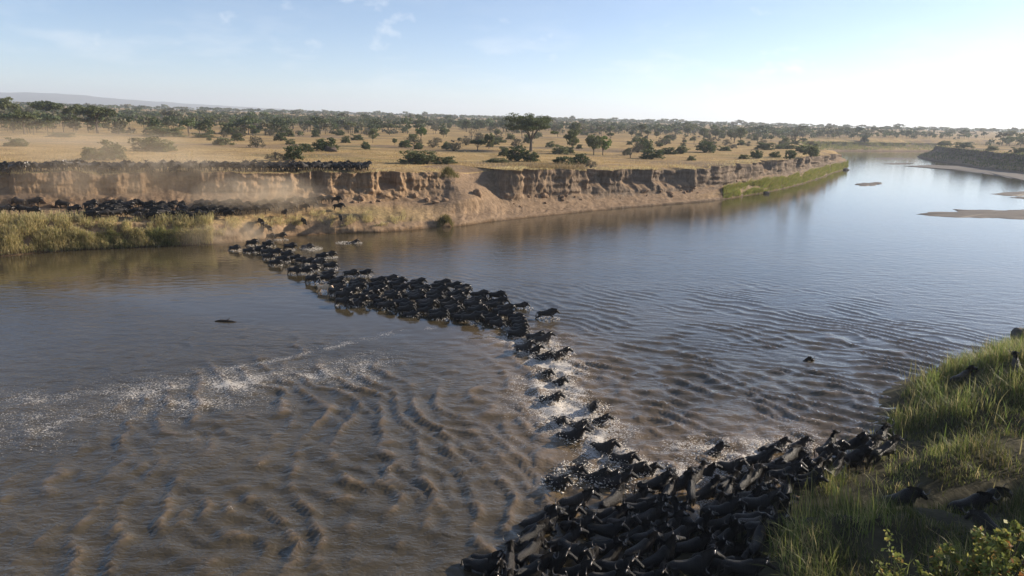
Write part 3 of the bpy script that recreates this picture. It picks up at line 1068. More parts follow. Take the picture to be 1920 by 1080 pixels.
placed = []
PL = [
    ('giant', 995, 284, 74, 104, 'large dark umbrella acacia towering alone over the plain'),
    ('acacia', 183, 250, 52, 76, 'spreading acacia with pale forked trunk standing before the dense wood'),
    ('acacia', 145, 244, 46, 46, 'upright acacia just left of the pale forked acacia'),
    ('acacia', 46, 252, 44, 52, 'dust-veiled acacia near the left end of the wood'),
    ('acacia', 12, 240, 55, 56, 'dusty acacia at the far left edge of the wood'),
    ('acacia_dark', 95, 240, 52, 56, 'dark acacia rising behind the dust-veiled trees'),
    ('bush_mid', 30, 274, 18, 42, 'small rounded bush in dust at far left of the plain'),
    ('bush_mid', 115, 257, 9, 50, 'low flat bush in dust below the forked acacia'),
    ('bush_mid', 180, 301, 30, 56, 'dust-covered bush directly behind the herd on the cliff, left lobe'),
    ('bush_mid', 212, 300, 42, 50, 'tall dust-covered bush directly behind the herd on the cliff'),
    ('bush_mid', 275, 283, 28, 60, 'broad olive bush on the plain behind the dusty herd'),
    ('bush_mid', 308, 284, 25, 48, 'rounded bush joined to the right of the broad olive bush'),
    ('bush', 225, 250, 11, 26, 'low dark bush beside the forked acacia trunk'),
    ('bush_mid', 305, 256, 19, 80, 'wide low thicket at the edge of the wood'),
    ('bush_mid', 382, 258, 10, 44, 'low spreading bush on open grass left of centre'),
    ('bush_mid', 421, 272, 15, 44, 'single dome-shaped bush alone on pale grass'),
    ('bush_mid', 436, 252, 24, 48, 'grey-green bush against the edge of the wood'),
    ('bush_grey', 518, 301, 19, 44, 'dusty grey bush behind the herd left of the dark bushes'),
    ('bush', 549, 301, 33, 42, 'dark green bush nearest the cliff herd in the row of bushes'),
    ('bush', 574, 285, 19, 30, 'middle dark bush in the row climbing from the herd'),
    ('bush', 610, 283, 28, 54, 'largest dark rounded bush in the row behind the herd'),
    ('bush_mid', 545, 271, 12, 20, 'small bush above the row of dark bushes'),
    ('bush', 526, 264, 18, 26, 'dark small bush on grass above the dusty bush'),
    ('bush_mid', 592, 257, 14, 16, 'small round bush near the wood, left of the tiny tree'),
    ('bush_mid', 648, 268, 15, 20, 'small upright bush among scrub right of the dark row'),
    ('bush_mid', 669, 263, 13, 26, 'wider bush next to the small lollipop tree'),
    ('round', 699, 268, 27, 20, 'small dark tree with bare stem on open grass'),
    ('bush_mid', 770, 306, 26, 54, 'left half of the big bush clump above the bare cliff'),
    ('bush_mid', 800, 307, 27, 50, 'middle of the big bush clump above the bare cliff'),
    ('bush_mid', 836, 307, 15, 44, 'low right end of the big bush clump above the cliff'),
    ('round', 740, 272, 15, 12, 'tiny lollipop tree on dry grass'),
    ('bush', 785, 280, 14, 20, 'small dark bush behind the big bush clump'),
    ('bright', 789, 262, 24, 26, 'bright green tree on the dry plain'),
    ('bush_mid', 775, 266, 15, 22, 'olive bush touching the bright green tree'),
    ('round', 831, 258, 18, 19, 'round dark tree right of the bright green one'),
    ('bush_grey', 820, 268, 12, 22, 'grey scrub below the round dark tree'),
    ('acacia_dark', 895, 283, 22, 36, 'small flat-topped tree left of the big acacia'),
    ('round', 917, 279, 34, 24, 'tall thin tree between the small flat tree and the big acacia'),
    ('bare', 884, 262, 24, 26, 'leafless grey tree behind the small flat-topped tree'),
    ('bush_mid', 945, 293, 20, 24, 'small bush at the left foot of the big acacia'),
    ('bush', 970, 302, 32, 46, 'dense bush in front of the big acacia trunk'),
    ('bush_mid', 934, 304, 9, 46, 'low mat of scrub left of the acacia bush'),
    ('bush', 996, 303, 24, 34, 'bush right below the big acacia trunk'),
    ('round', 1072, 286, 44, 32, 'slender olive tree right of the big acacia'),
    ('bush_mid', 1050, 289, 20, 34, 'scrub at the foot of the slender olive tree'),
    ('round', 1113, 291, 44, 36, 'left one of two green trees with bare stems'),
    ('bright', 1130, 291, 36, 34, 'right one of two green trees with bare stems'),
    ('bush', 1056, 308, 22, 48, 'dark bush above the fluted cliff'),
    ('bush', 1088, 308, 22, 40, 'dark bush adjoining the one above the fluted cliff'),
    ('bush_grey', 1108, 314, 17, 26, 'grey twiggy shrub at the cliff edge'),
    ('bush', 1206, 284, 28, 42, 'tall dark bush behind the rounded cliff bush'),
    ('bush', 1220, 298, 21, 54, 'rounded dark bush near the cliff rim'),
    ('bush', 1250, 289, 15, 40, 'dark bush at the middle of the cliff thicket'),
    ('bush_mid', 1278, 288, 17, 30, 'right end bush of the cliff thicket'),
    ('bare', 1182, 296, 24, 34, 'dead branching shrub left of the rounded cliff bush'),
    ('bush', 1322, 286, 24, 42, 'lone dome-shaped dark bush on golden grass'),
    ('bush_mid', 1357, 283, 11, 28, 'low bush right of the lone dome bush'),
    ('bush_mid', 1297, 301, 11, 18, 'tiny bush on bare soil near the cliff'),
    ('bare', 1281, 273, 22, 14, 'left of two bare thin trees behind the lone dome bush'),
    ('bare', 1301, 272, 22, 12, 'right of two bare thin trees behind the lone dome bush'),
    ('bush_mid', 1248, 266, 11, 16, 'small bush far back on the plain by the bare trees'),
    ('bush', 1418, 297, 17, 28, 'dark bush on the cliff rim near the river bend'),
    ('bush_mid', 1395, 298, 9, 24, 'low scrub left of the rim bush'),
    ('bush', 1452, 295, 13, 24, 'second dark bush along the rim towards the bend'),
    ('bush_mid', 1434, 281, 15, 40, 'broad scrub behind the rim bushes'),
    ('bush', 1481, 298, 20, 24, 'dark bush overhanging the cliff by the bend'),
    ('bush', 1502, 286, 15, 28, 'dark round bush at the end of the cliff'),
    ('bush_mid', 1520, 293, 24, 34, 'olive bush closing the cliff above green bank'),
    ('bush_mid', 1474, 279, 13, 38, 'scrub mound behind the bend bushes'),
    ('acacia_dark', 1506, 262, 12, 16, 'small flat tree far behind the bend'),

]
for key, bx, by, hp_, wp_, lab in PL:
    placed.append(plant_px(key, bx, by, hp_, wp_, lab))
def bank_plant(key, curve, fr, setback, w, h, label):
    C_ = curve[int(fr * (len(curve) - 1))]
    o_ = C_[4, :2] - C_[0, :2]; o_ = o_ / np.linalg.norm(o_)
    p_ = C_[4, :2] + o_ * setback
    plant(key, p_[0], p_[1], drop_z(*p_) - .1, w, h, label)


bank_plant('bush', BC, (1588 + 24 * 6 - stx[0]) / (stx[-1] - stx[0]), 1.0, 8, 7, 'dark bush standing on the green far bank of the reach')
for fr, w_, h_, lab in ((.30, 10, 4, 'bush on top of the dark shaded bank near its tip'), (.42, 12, 4, 'broad bush along the top of the dark shaded bank'), (.52, 7, 3, 'small bush midway along the dark shaded bank'), (.62, 9, 3.5, 'bush near the right end of the dark shaded bank')):
    bank_plant('bush_mid', B2C, fr, 5, w_, h_, lab)
# scattered scrub over the plain, each one a plant of its own
zones = [(430, 'left of the tiny lollipop tree', 'scrub scattered before the wood'), (980, 'between the bright tree and the big acacia', 'scrub around the big acacia'), (1600, 'right of the big acacia', 'scrub towards the river bend')]
cnt = 0
tries = 0
while cnt < 190 and tries < 5000:
    tries += 1
    bx = random.uniform(380, 1540)
    hor = 200 + .0271 * bx
    by = hor + 20 + 44 * random.random() ** 1.6 if bx < 1200 else hor + random.uniform(20, 42)
    x, y, z = on_plain(bx, by)
    if min((x - a) ** 2 + (y - b) ** 2 for a, b in placed) < 36:
        continue
    if fbm(x / 60, y / 60, 2, 55) < .42:
        continue
    far = by < hor + 34
    key = random.choice(['round', 'bush_mid', 'bush', 'acacia', 'bush_mid', 'bare', 'bush_grey'] if far else ['bush_mid', 'bush_grey', 'bush', 'bush_grey'])
    big_ = key in ('round', 'acacia', 'bare')
    w = random.uniform(4.5, 9) if big_ else random.uniform(2.0, 6.5)
    hh_ = w * random.uniform(.85, 1.2) if big_ else w * random.uniform(.45, .85)
    zi = 0 if bx < 740 else (1 if bx < 980 else 2)
    word = {'round': 'small olive tree', 'acacia': 'small acacia', 'bush': 'small dark bush', 'bush_mid': 'small olive bush', 'bush_grey': 'small grey shrub', 'bare': 'small leafless tree'}[key]
    plant(key, x, y, z - .05, w, hh_, '%s scattered on dry grass %s' % (word, zones[zi][1]), zones[zi][2])
    placed.append((x, y)); cnt += 1

# far wood that reads as one mass
rg = np.random.default_rng(31)
LOW = []
for i in range(6):
    kind = ('acacia', 'acacia', 'round', 'round', 'acacia', 'bush')[i]
    lods = []
    for nq, lf in ((140, .15), (54, .23), (18, .38)):
        (tv, tf), (cv, cf) = make_tree(kind, 300 + i, nq, lf if kind != 'bush' else lf * 1.15)
        lods.append((cv, cf))
    st = np.array([[-.02, 0, -.05], [.02, 0, -.05], [.015, 0, .6], [-.015, 0, .6]])
    LOW.append((lods, st))
N = 10800
az = rg.uniform(R(-50), R(52), N)
u = rg.uniform(0, 1, N)
rr = np.where(u < .50, np.sqrt(rg.uniform(270**2, 900**2, N)), np.where(u < .78, np.sqrt(rg.uniform(900**2, 1900**2, N)), np.sqrt(rg.uniform(1900**2, 4200**2, N))))
tx, ty = np.sin(az) * rr, np.cos(az) * rr
pxx = 960 + CAM_F * np.tan(az)
r0 = np.interp(pxx, [-700, 0, 300, 620, 800, 1100, 1300, 1500, 1750, 2000], [265, 285, 305, 350, 430, 480, 540, 620, 640, 560])
cl = fbm(tx / 70, ty / 70, 3, 66)
cl2 = fbm(tx / 260, ty / 260, 2, 67)
keep = (rr > r0 * (1 + .12 * (fbm(az * 20, az * 0, 3, 68) - .5))) & (cl + .25 * cl2 > .48 + .07 * sstep(900, 500, rr) * (pxx > 350))
keep &= ~in_poly(tx, ty, corr)
keep[keep] &= dist_poly(tx[keep], ty[keep], corr_line) > 12
tx, ty, rr = tx[keep], ty[keep], rr[keep]
Vs, Fs, Ts, off = [], [], [], 0
tz = plain_z(tx, ty)
tint0 = np.array([[.080, .095, .042], [.10, .108, .050], [.062, .080, .034], [.125, .122, .070], [.14, .13, .085], [.09, .115, .045]])
for i in range(len(tx)):
    k = rg.integers(0, 6)
    lods, st = LOW[k]
    v, f = lods[0 if rr[i] < 620 else (1 if rr[i] < 1400 else 2)]
    far = rr[i] > 1500
    h_ = rg.uniform(4.2, 8.0) * (1.45 if rg.uniform() < .08 else 1) * (1.1 if far else 1) * (.55 if k == 5 else 1)
    w_ = h_ * rg.uniform(.85, 1.35) * (1.7 if far else 1.0)
    a = rg.uniform(0, 6.28)
    ca, sa = math.cos(a), math.sin(a)
    c = tint0[rg.integers(0, 6)] * rg.uniform(.8, 1.25)
    vv = np.column_stack([(v[:, 0] * ca - v[:, 1] * sa) * w_ + tx[i], (v[:, 0] * sa + v[:, 1] * ca) * w_ + ty[i], v[:, 2] * h_ + tz[i]])
    Vs.append(vv); Fs.append(f + off); Ts.append(np.repeat(c[None], len(v), 0)); off += len(v)
    sv = np.column_stack([st[:, 0] * w_ + tx[i], st[:, 0] * 0 + ty[i], st[:, 2] * h_ + tz[i]])
    Vs.append(sv); Fs.append(np.array([[0, 1, 2, 3]]) + off); Ts.append(np.repeat([[.12, .10, .08]], 4, 0)); off += 4
me = mesh_np('woodland', np.concatenate(Vs), np.concatenate(Fs), False)
attr_col(me, 'tint', np.concatenate(Ts))
link('woodland', me, M['far_leaf'], None, kind='stuff', label='dense olive acacia woodland along the horizon', category='woodland')
print('woodland trees', len(tx), 'quads', off // 4)

# ------------------------------------------------------------------ grass


def blades(P, Lh, width, tints, rg, lean=(0, 0), droop=.8, segs=3):
    """curved tapering blades rooted at P"""
    n = len(P)
    a = rg.uniform(0, 2 * math.pi, n)
    dr = np.stack([np.cos(a), np.sin(a)], 1) * rg.uniform(.15, 1, n)[:, None] * droop + np.array(lean)[None] * rg.uniform(.5, 1.2, n)[:, None]
    sdv = np.stack([-np.sin(a), np.cos(a)], 1)
    L = Lh * rg.uniform(.55, 1.25, n)
    Vs = []
    for j in range(segs + 1):
        t = j / segs
        c = P + np.column_stack([dr * (L * t ** 1.7)[:, None], L * (t - .42 * t * t * np.clip(np.linalg.norm(dr, axis=1), 0, 1.4))])
        w = width * (1 - t) ** .7 * rg.uniform(.8, 1.2, n) * (1 if j else .7)
        if j == segs:
            w = w * 0 + width * .06
        s3 = np.column_stack([sdv * w[:, None], np.zeros(n)])
        Vs += [c - s3, c + s3]
    V = np.stack(Vs, 1)                               # n, 2*(segs+1), 3
    k = 2 * (segs + 1)
    f = np.array([[2 * j, 2 * j + 1, 2 * j + 3, 2 * j + 2] for j in range(segs)])
    F = (np.arange(n)[:, None, None] * k + f[None]).reshape(-1, 4)
    T = np.repeat(tints, k, 0)
    return V.reshape(-1, 3), F, T


def grass_obj(name, parts, label):
    Vs, Fs, Ts, off = [], [], [], 0
    for v, f, t in parts:
        Vs.append(v); Fs.append(f + off); Ts.append(t); off += len(v)
    me = mesh_np(name, np.concatenate(Vs), np.concatenate(Fs))
    attr_col(me, 'tint', np.concatenate(Ts))
    return link(name, me, M['grass'], None, kind='stuff', label=label, category='grass')


def tint_mix(n, cols, w, rg, var=.25):
    c = np.array(cols)[rg.choice(len(cols), n, p=np.array(w) / sum(w))]
    return c * rg.uniform(1 - var, 1 + var, (n, 1))


HERD = [at(*p, .2) for p in ((840, 1120), (900, 1045), (985, 992), (1060, 950), (1130, 905), (1230, 888), (1330, 876), (1440, 862), (1530, 850), (1640, 838), (1690, 842), (1640, 870), (1560, 905), (1500, 950), (1455, 1000), (1440, 1060), (1430, 1150), (840, 1180))]
rg = np.random.default_rng(5)
G1, G2, G3 = (.105, .135, .032), (.18, .20, .056), (.34, .285, .135)
# near bank: tall green grass
n = 190000
gxs, gys = rg.uniform(5, 54, n), rg.uniform(17, 62, n)
fr = (gxs / gys < 1.0 + .35 * rg.uniform(0, 1, n) ** 2)
gxs, gys = gxs[fr], gys[fr]; n = len(gxs)
d = near_d(gxs, gys)
dt = dist_poly(gxs, gys, TRAIL)
cl = fbm(gxs / 1.6, gys / 1.6, 3, 71)
ok = (d > -.4) & (d < 24) & (dt > .55 + .9 * cl) & ~in_poly(gxs, gys, HERD) & (cl > .43 + .10 * rg.uniform(-1, 1, n))
ok &= ~((gys < 17.5))
gxs, gys, cl = gxs[ok], gys[ok], cl[ok]
n = len(gxs)
P = np.column_stack([gxs, gys, near_z(gxs, gys) - .05])
lh = .45 + 1.0 * sstep(.38, .68, fbm(gxs / 2.2, gys / 2.2, 3, 72)) + .25 * np.exp(-((gxs - 34) / 8) ** 2 - ((gys - 44) / 7) ** 2)
tn = tint_mix(n, [G1, G2, G3], (5, 4, 3), rg)
tn *= (0.6 + .75 * sstep(.35, .65, fbm(gxs / 1.8, gys / 1.8, 3, 73)))[:, None]
cw = np.array([-.25, -.05])
parts = [blades(P, lh, (.013 + .008 * rg.uniform(0, 1, n)), tn, rg, cw, .75)]
# broad-leaved reeds on the upstream tussocks
n = 9000
q = np.column_stack([rg.normal(33.5, 4.6, n), rg.normal(44, 4.2, n)])
ok = (near_d(q[:, 0], q[:, 1]) > .3) & (fbm(q[:, 0] / 2, q[:, 1] / 2, 2, 74) > .45)
q = q[ok]
P = np.column_stack([q, near_z(q[:, 0], q[:, 1])])
parts.append(blades(P, .9 + .9 * rg.uniform(0, 1, len(q)), .03, tint_mix(len(q), [(.15, .21, .05), (.23, .25, .08), (.27, .24, .11)], (4, 3, 2), rg), rg, (-.1, 0), .65, 4))
q = np.concatenate([np.array(at(px0, py0, 1.2)) + rg.normal(0, .35, (k0, 2)) for px0, py0, k0 in ((1590, 965, 60), (1560, 985, 26), (1600, 1075, 20), (1500, 1000, 30), (1720, 700, 30), (1790, 690, 40))])
parts.append(blades(np.column_stack([q, near_z(q[:, 0], q[:, 1])]), 1.5 + .9 * rg.uniform(0, 1, len(q)), .022, tint_mix(len(q), [(.30, .27, .10), (.20, .23, .06)], (3, 2), rg), rg, (-.12, .05), .35, 4))
grass_obj('bank_grass', parts, 'tall green grass covering the near bank')
print('near grass', len(gxs))


def strip_grass(px0, px1, vrow0, vrow1, n, lh, width, cols, w, lean, droop, seed, mask=.4, scl=2.0):
    rg = np.random.default_rng(seed)
    xs0, stp = stx[0], 1.5
    i = (rg.uniform(px0, px1, n) - xs0) / stp
    j = rg.uniform(vrow0, vrow1, n)
    i0 = np.clip(i.astype(int), 0, BV.shape[0] - 2); j0 = np.clip(j.astype(int), 0, BV.shape[1] - 2)
    fi, fj = (i - i0)[:, None], (j - j0)[:, None]
    P = (BV[i0, j0] * (1 - fi) + BV[i0 + 1, j0] * fi) * (1 - fj) + (BV[i0, j0 + 1] * (1 - fi) + BV[i0 + 1, j0 + 1] * fi) * fj
    nr = BN[i0]
    cl = fbm(BS[i0] / scl, j / 6, 3, seed)
    ok = cl > mask
    P, nr, cl = P[ok], nr[ok], cl[ok]
    m = len(P)
    L = lh * (.6 + .9 * sstep(mask, mask + .3, cl))
    v, f, t = blades(P, L, width, tint_mix(m, cols, w, rg), rg, (0, 0), droop)
    k = len(v) // m
    tt = np.tile(np.repeat(np.linspace(0, 1, k // 2), 2), m) ** 1.5
    v[:, :2] += np.repeat(nr * lean, k, 0) * (tt * np.repeat(L, k))[:, None]
    v[:, 2] -= np.abs(lean) * .45 * tt ** 2 * np.repeat(L, k)
    return v, f, t


# rows: 0-3 beach, 4-13 lower face, 14-23 ledge, 24-68 cliff, then the rim
S1, S2, S3, S4 = (.56, .46, .23), (.45, .40, .18), (.26, .28, .10), (.64, .55, .31)
parts = [strip_grass(-420, 400, 2, 17, 28000, 1.25, .04, [S1, S2, S3, S4], (5, 3, 1.2, 4), .75, .45, 81, .33),
         strip_grass(380, 760, 6, 17, 7500, .8, .03, [S1, S2, S4], (4, 2, 2), .5, .5, 82, .50, 1.6),
         strip_grass(90, 340, 2, 9, 7000, 1.1, .035, [S3, S2, (.16, .19, .06)], (3, 3, 2), .5, .5, 83, .42)]
grass_obj('ledge_grass', parts, 'straw and olive grass hanging over the low ledge by the water')
parts = [strip_grass(1355, 1592, 3, 23, 15000, 1.3, .06, [(.20, .24, .05), (.27, .27, .07), (.33, .27, .10)], (4, 3, 2), .5, .5, 84, .30, 6),
         strip_grass(1592, 1780, 6, 62, 13000, 1.6, .2, [(.17, .19, .06), (.27, .25, .09)], (3, 2), .4, .5, 85, .3, 9)]
rg = np.random.default_rng(93)
n = 9000
i0 = rg.integers(0, B2V.shape[0] - 1, n); j0 = rg.integers(6, 74, n)
ok = fbm(i0 / 9, j0 / 9, 3, 94) > .42
P = B2V[i0[ok], j0[ok]]; n = len(P)
parts.append(blades(P, 1.3 * np.ones(n), .2, tint_mix(n, [(.10, .12, .04), (.17, .17, .06), (.27, .22, .09)], (4, 3, 1), rg), rg, (0, 0), .8, 2))
grass_obj('waterside_grass', parts, 'bright green grass on the low bank by the river bend')
parts = [strip_grass(-420, 860, 67, 73, 6000, .5, .03, [S1, S4, (.36, .24, .10)], (3, 3, 2), .5, .6, 86, .52, 4),
         strip_grass(940, 1540, 67, 74, 6500, .55, .04, [S1, S4, (.34, .24, .11)], (3, 3, 2), .4, .6, 87, .48, 4),
         strip_grass(1010, 1120, 69, 76, 2500, .9, .03, [(.30, .22, .11), (.24, .18, .10)], (1, 1), .2, .6, 88, .35, 4)]
rg = np.random.default_rng(91)
n = 26000
i0 = rg.integers(200, int((1540 - stx[0]) / 1.5), n)
q = BC[i0, 4, :2] - BN[i0] * (2 + 75 * rg.uniform(0, 1, n) ** 1.4)[:, None]
ok = fbm(q[:, 0] / 5, q[:, 1] / 5, 3, 92) > .47
q = q[ok]; n = len(q)
parts.append(blades(np.column_stack([q, plain_z(q[:, 0], q[:, 1]) - .02]), .42 * np.ones(n), .05, tint_mix(n, [(.50, .36, .15), (.36, .24, .10), (.58, .43, .2), (.22, .2, .08)], (4, 3, 3, 1.5), rg), rg, (0, 0), .7, 2))
grass_obj('rim_grass', parts, 'dry straw grass along the cliff rim')
# single tussock at the water by the gully
x0, y0 = at(838, 421, .5)
rg = np.random.default_rng(90)
q = np.column_stack([rg.normal(0, .75, 1500), rg.normal(0, .6, 1500)])
zz = np.array([drop_z(x0 + a, y0 + b) for a, b in q]) + 1.3 * np.exp(-(q ** 2).sum(1))
v, f, t = blades(np.column_stack([q + (x0, y0), zz]), 1.1 * np.ones(1500), .035, tint_mix(1500, [(.20, .17, .06), (.12, .12, .04), (.28, .22, .09)], (3, 3, 2), rg), rg, (0, 0), .9)
me = mesh_np('tussock', v, f); attr_col(me, 'tint', t)
link('tussock', me, M['grass'], None, label='rounded olive grass tussock at the water below the gully', category='tussock')

# ------------------------------------------------------------------ wildebeest


def ring_loft(rings, n=12):
    """closed tube through rings (x, y, z, half width, half height, tilt direction taken from the path)"""
    pts = np.array([r[:3] for r in rings], float)
    tan = np.gradient(pts, axis=0); tan /= np.linalg.norm(tan, axis=1)[:, None]
    V, F = [], []
    ang = np.linspace(0, 2 * math.pi, n, endpoint=False)
    for p, t, r in zip(pts, tan, rings):
        side = np.array([0, 1.0, 0]) - t * t[1]
        side /= np.linalg.norm(side)
        up = np.cross(t, side)
        V.append(p + np.cos(ang)[:, None] * side * r[3] + np.sin(ang)[:, None] * up * r[4])
    m = len(rings)
    V = np.concatenate(V + [pts[:1], pts[-1:]])
    for i in range(m - 1):
        for j in range(n):
            F.append((i * n + j, i * n + (j + 1) % n, (i + 1) * n + (j + 1) % n, (i + 1) * n + j))
    for j in range(n):
        F.append((m * n, (j + 1) % n, j))
        F.append((m * n + 1, (m - 1) * n + j, (m - 1) * n + (j + 1) % n))
    return V, F


def lerp3(a, b, t):
    return tuple(a[i] + (b[i] - a[i]) * t for i in range(3))


POSES = {
    # poll, muzzle, leg swings (front l, front r, hind l, hind r) and lift
    'stand': ((.93, 1.20), (1.22, .78), (0.02, -.04, .04, -.06), (0, 0, 0, 0)),
    'walk': ((.96, 1.18), (1.26, .80), (.24, -.22, -.24, .22), (.05, 0, 0, .04)),
    'run': ((.98, 1.24), (1.32, .93), (.46, .30, -.44, -.30), (.22, .12, .14, .06)),
    'graze': ((.95, .98), (1.12, .50), (.05, -.10, .08, -.08), (0, 0, 0, 0)),
    'alert': ((.86, 1.56), (1.26, 1.30), (.10, -.06, .06, -.08), (0, 0, 0, 0)),
    'climb': ((.90, 1.46), (1.28, 1.16), (.40, .12, -.20, -.34), (.30, .05, .05, 0)),
}


def build_pose(name):
    poll, muz, sw, lift = POSES[name]
    parts = []
    body = [(-.84, 0, 1.02, .05, .06), (-.78, 0, .96, .15, .17), (-.64, 0, .93, .215, .225), (-.36, 0, .91, .25, .25), (-.05, 0, .915, .285, .29),
            (.2, 0, .96, .28, .35), (.38, 0, 1.04, .25, .38), (.54, 0, 1.08, .19, .31), (.66, 0, 1.07, .11, .2)]
    parts.append(ring_loft([(a_, b_, c_, w_ * .88, h2) for a_, b_, c_, w_, h2 in body], 16))
    P = np.array([poll[0], 0, poll[1]]); Mz = np.array([muz[0], 0, muz[1]])
    hd = Mz - P; hl = np.linalg.norm(hd); hd = hd / hl
    back = np.array([hd[2], 0, -hd[0]])                     # towards the throat
    if back[0] > 0:
        back = -back
    nb = np.array([.42, 0, 1.09])
    ne = P + hd * .07 + back * .04
    nk = []
    for t, w, h_ in ((0, .20, .29), (.35, .15, .225), (.7, .115, .175), (1.0, .095, .13)):
        q = nb + (ne - nb) * t + np.array([0, 0, .05 * math.sin(t * math.pi)])
        nk.append((*q, w, h_))
    parts.append(ring_loft(nk, 12))
    hr = []
    for t, w, h_, o in ((-.06, .05, .05, .02), (.06, .105, .10, .03), (.22, .11, .125, .045), (.45, .088, .11, .045), (.68, .078, .088, .03), (.86, .09, .082, .025), (.97, .088, .07, .02), (1.04, .05, .035, .02)):
        q = P + hd * hl * t + back * o
        hr.append((*q, w * 1.1, h_ * 1.1))
    parts.append(ring_loft(hr, 12))
    for s in (-1, 1):                                        # ears
        e0 = P + np.array([0, .08 * s, -.01]) + back * .02
        e1 = e0 + np.array([-.06, .12 * s, -.02]); e2 = e0 + np.array([-.09, .21 * s, -.06])
        parts.append(ring_loft([(*e0, .03, .03), (*e1, .045, .028), (*e2, .012, .012)], 6))
    k = 0
    for front in (True, False):
        for s in (-1, 1):
            dx, lf = sw[k], lift[k]; k += 1
            if front:
                j = [(.42, .13, .92, .13, .15), (.44, .135, .70, .085, .10), (.45 + dx * .35, .135, .44 + lf * .7, .052, .056), (.44 + dx * .8 - lf * .3, .13, .22 + lf * .8, .034, .036),
                     (.44 + dx - lf * .6, .13, .09 + lf, .040, .044), (.48 + dx - lf * .5, .13, .0 + lf, .05, .058)]
            else:
                j = [(-.58, .13, .95, .15, .2), (-.55 + dx * .1, .15, .72, .125, .15), (-.60 + dx * .4, .145, .52 + lf * .3, .07, .085), (-.72 + dx * .6, .14, .40 + lf * .5, .042, .056),
                     (-.68 + dx * .9, .135, .20 + lf * .8, .033, .036), (-.66 + dx, .135, .08 + lf, .040, .044), (-.61 + dx, .135, .0 + lf, .05, .058)]
            parts.append(ring_loft([(a, b * s, c, w, h_) for a, b, c, w, h_ in j], 8))
    bm = bmesh.new()
    for V, F in parts:
        vs_ = [bm.verts.new(v) for v in V]
        for f in F:
            bm.faces.new([vs_[i] for i in f])
    me = bpy.data.meshes.new('tmp')
    bmesh.ops.recalc_face_normals(bm, faces=bm.faces)
    bm.to_mesh(me); bm.free()
    o = bpy.data.objects.new('tmp', me); COL.objects.link(o)
    m = o.modifiers.new('a', 'REMESH'); m.mode = 'VOXEL'; m.voxel_size = .026
    m = o.modifiers.new('b', 'SMOOTH'); m.factor = .5; m.iterations = 4
    m = o.modifiers.new('c', 'DECIMATE'); m.ratio = .16
    dg = bpy.context.evaluated_depsgraph_get()
    res = bpy.data.meshes.new_from_object(o.evaluated_get(dg))
    o.modifiers['c'].ratio = .018
    dg = bpy.context.evaluated_depsgraph_get()
    low = bpy.data.meshes.new_from_object(o.evaluated_get(dg))
    bpy.data.objects.remove(o); bpy.data.meshes.remove(me)

    def arr(me):
        V = np.empty(len(me.vertices) * 3, np.float32); me.vertices.foreach_get('co', V)
        me.calc_loop_triangles()
        F = np.empty(len(me.loop_triangles) * 3, np.int32); me.loop_triangles.foreach_get('vertices', F)
        bpy.data.meshes.remove(me)
        return V.reshape(-1, 3).astype(float), F.reshape(-1, 3)
    res, low = arr(res), arr(low)
    # horns: out, down, then up and in
    horns = []
    upv = -hd * .0 + np.array([0, 0, 1.0])
    fw = np.array([hd[0], 0, hd[2]])
    hu = -back                                             # away from the throat
    for s in (-1, 1):
        y = np.array([0, s, 0.])
        c = [P + hu * .05 + y * .03, P + hu * .03 + y * .12 + fw * .01, P + hu * .005 + y * .21 + fw * .03, P + y * .30 + hu * .04 + fw * .03, P + y * .335 + hu * .15 + fw * .0, P + y * .30 + hu * .25 - fw * .03, P + y * .23 + hu * .32 - fw * .05]
        rad = [.046, .038, .030, .024, .018, .012, .005]
        if s == 1:
            pass
        horns.append(tubes([(np.array(c), rad)], 7))
    # mane along the neck, beard below it
    rg = np.random.default_rng(3)

    def strands(n, along, drop, wdt, spread):
        t = rg.uniform(0, 1, n)
        p = np.array([along(a) for a in t]) + np.column_stack([rg.normal(0, .01, n), rg.normal(0, spread, n), np.zeros(n)])
        e_ = p + np.array([drop(a) for a in t]) * rg.uniform(.6, 1.3, n)[:, None] + np.column_stack([rg.normal(0, .02, n), np.sign(p[:, 1]) * rg.uniform(0, .06, n), np.zeros(n)])
        w = np.column_stack([np.full(n, wdt), np.zeros(n), np.zeros(n)])
        V = np.stack([p - w, p + w, e_ + w * .3, e_ - w * .3], 1).reshape(-1, 3)
        return V, np.arange(4 * n).reshape(-1, 4)
    top0 = nb + np.array([.0, 0, .30]); top1 = P + hu * .06
    mane = strands(130, lambda a: top0 + (top1 - top0) * a + np.array([0, 0, .03 * math.sin(a * 3.14) + .055]), lambda a: np.array([-.05, 0, -.24]), .032, .045)
    lo0 = nb + np.array([.06, 0, -.26]); lo1 = ne + back * .10
    beard = strands(60, lambda a: lo0 + (lo1 - lo0) * a, lambda a: np.array([-.02, 0, -.22]), .022, .03)
    tail = tubes([([(-.82, 0, 1.02), (-.92, .01, .96), (-.96, .02, .78), (-.97, .03, .55), (-.99, .04, .34)], (.030, .025, .028, .045, .008))], 6)
    return dict(body=res, low=low, horns=horns, mane=mane, beard=beard, tail=tail)


def coat_colors(V):
    c = np.tile(np.array([[.050, .043, .037]]), (len(V), 1))
    legs = sstep(.62, .45, V[:, 2])[:, None] * (V[:, 0] < .95)[:, None]
    c = c * (1 - legs) + np.array([.062, .046, .032]) * legs
    back_ = sstep(.95, 1.2, V[:, 2])[:, None] * sstep(.35, .0, V[:, 0])[:, None]
    c = c * (1 - back_) + np.array([.070, .062, .055]) * back_
    face = sstep(.82, 1.0, V[:, 0])[:, None]
    c = c * (1 - face) + np.array([.017, .014, .013]) * face
    return c


def to_tris(F):
    F = np.asarray(F)
    return F if F.shape[1] == 3 else np.concatenate([F[:, [0, 1, 2]], F[:, [0, 2, 3]]])


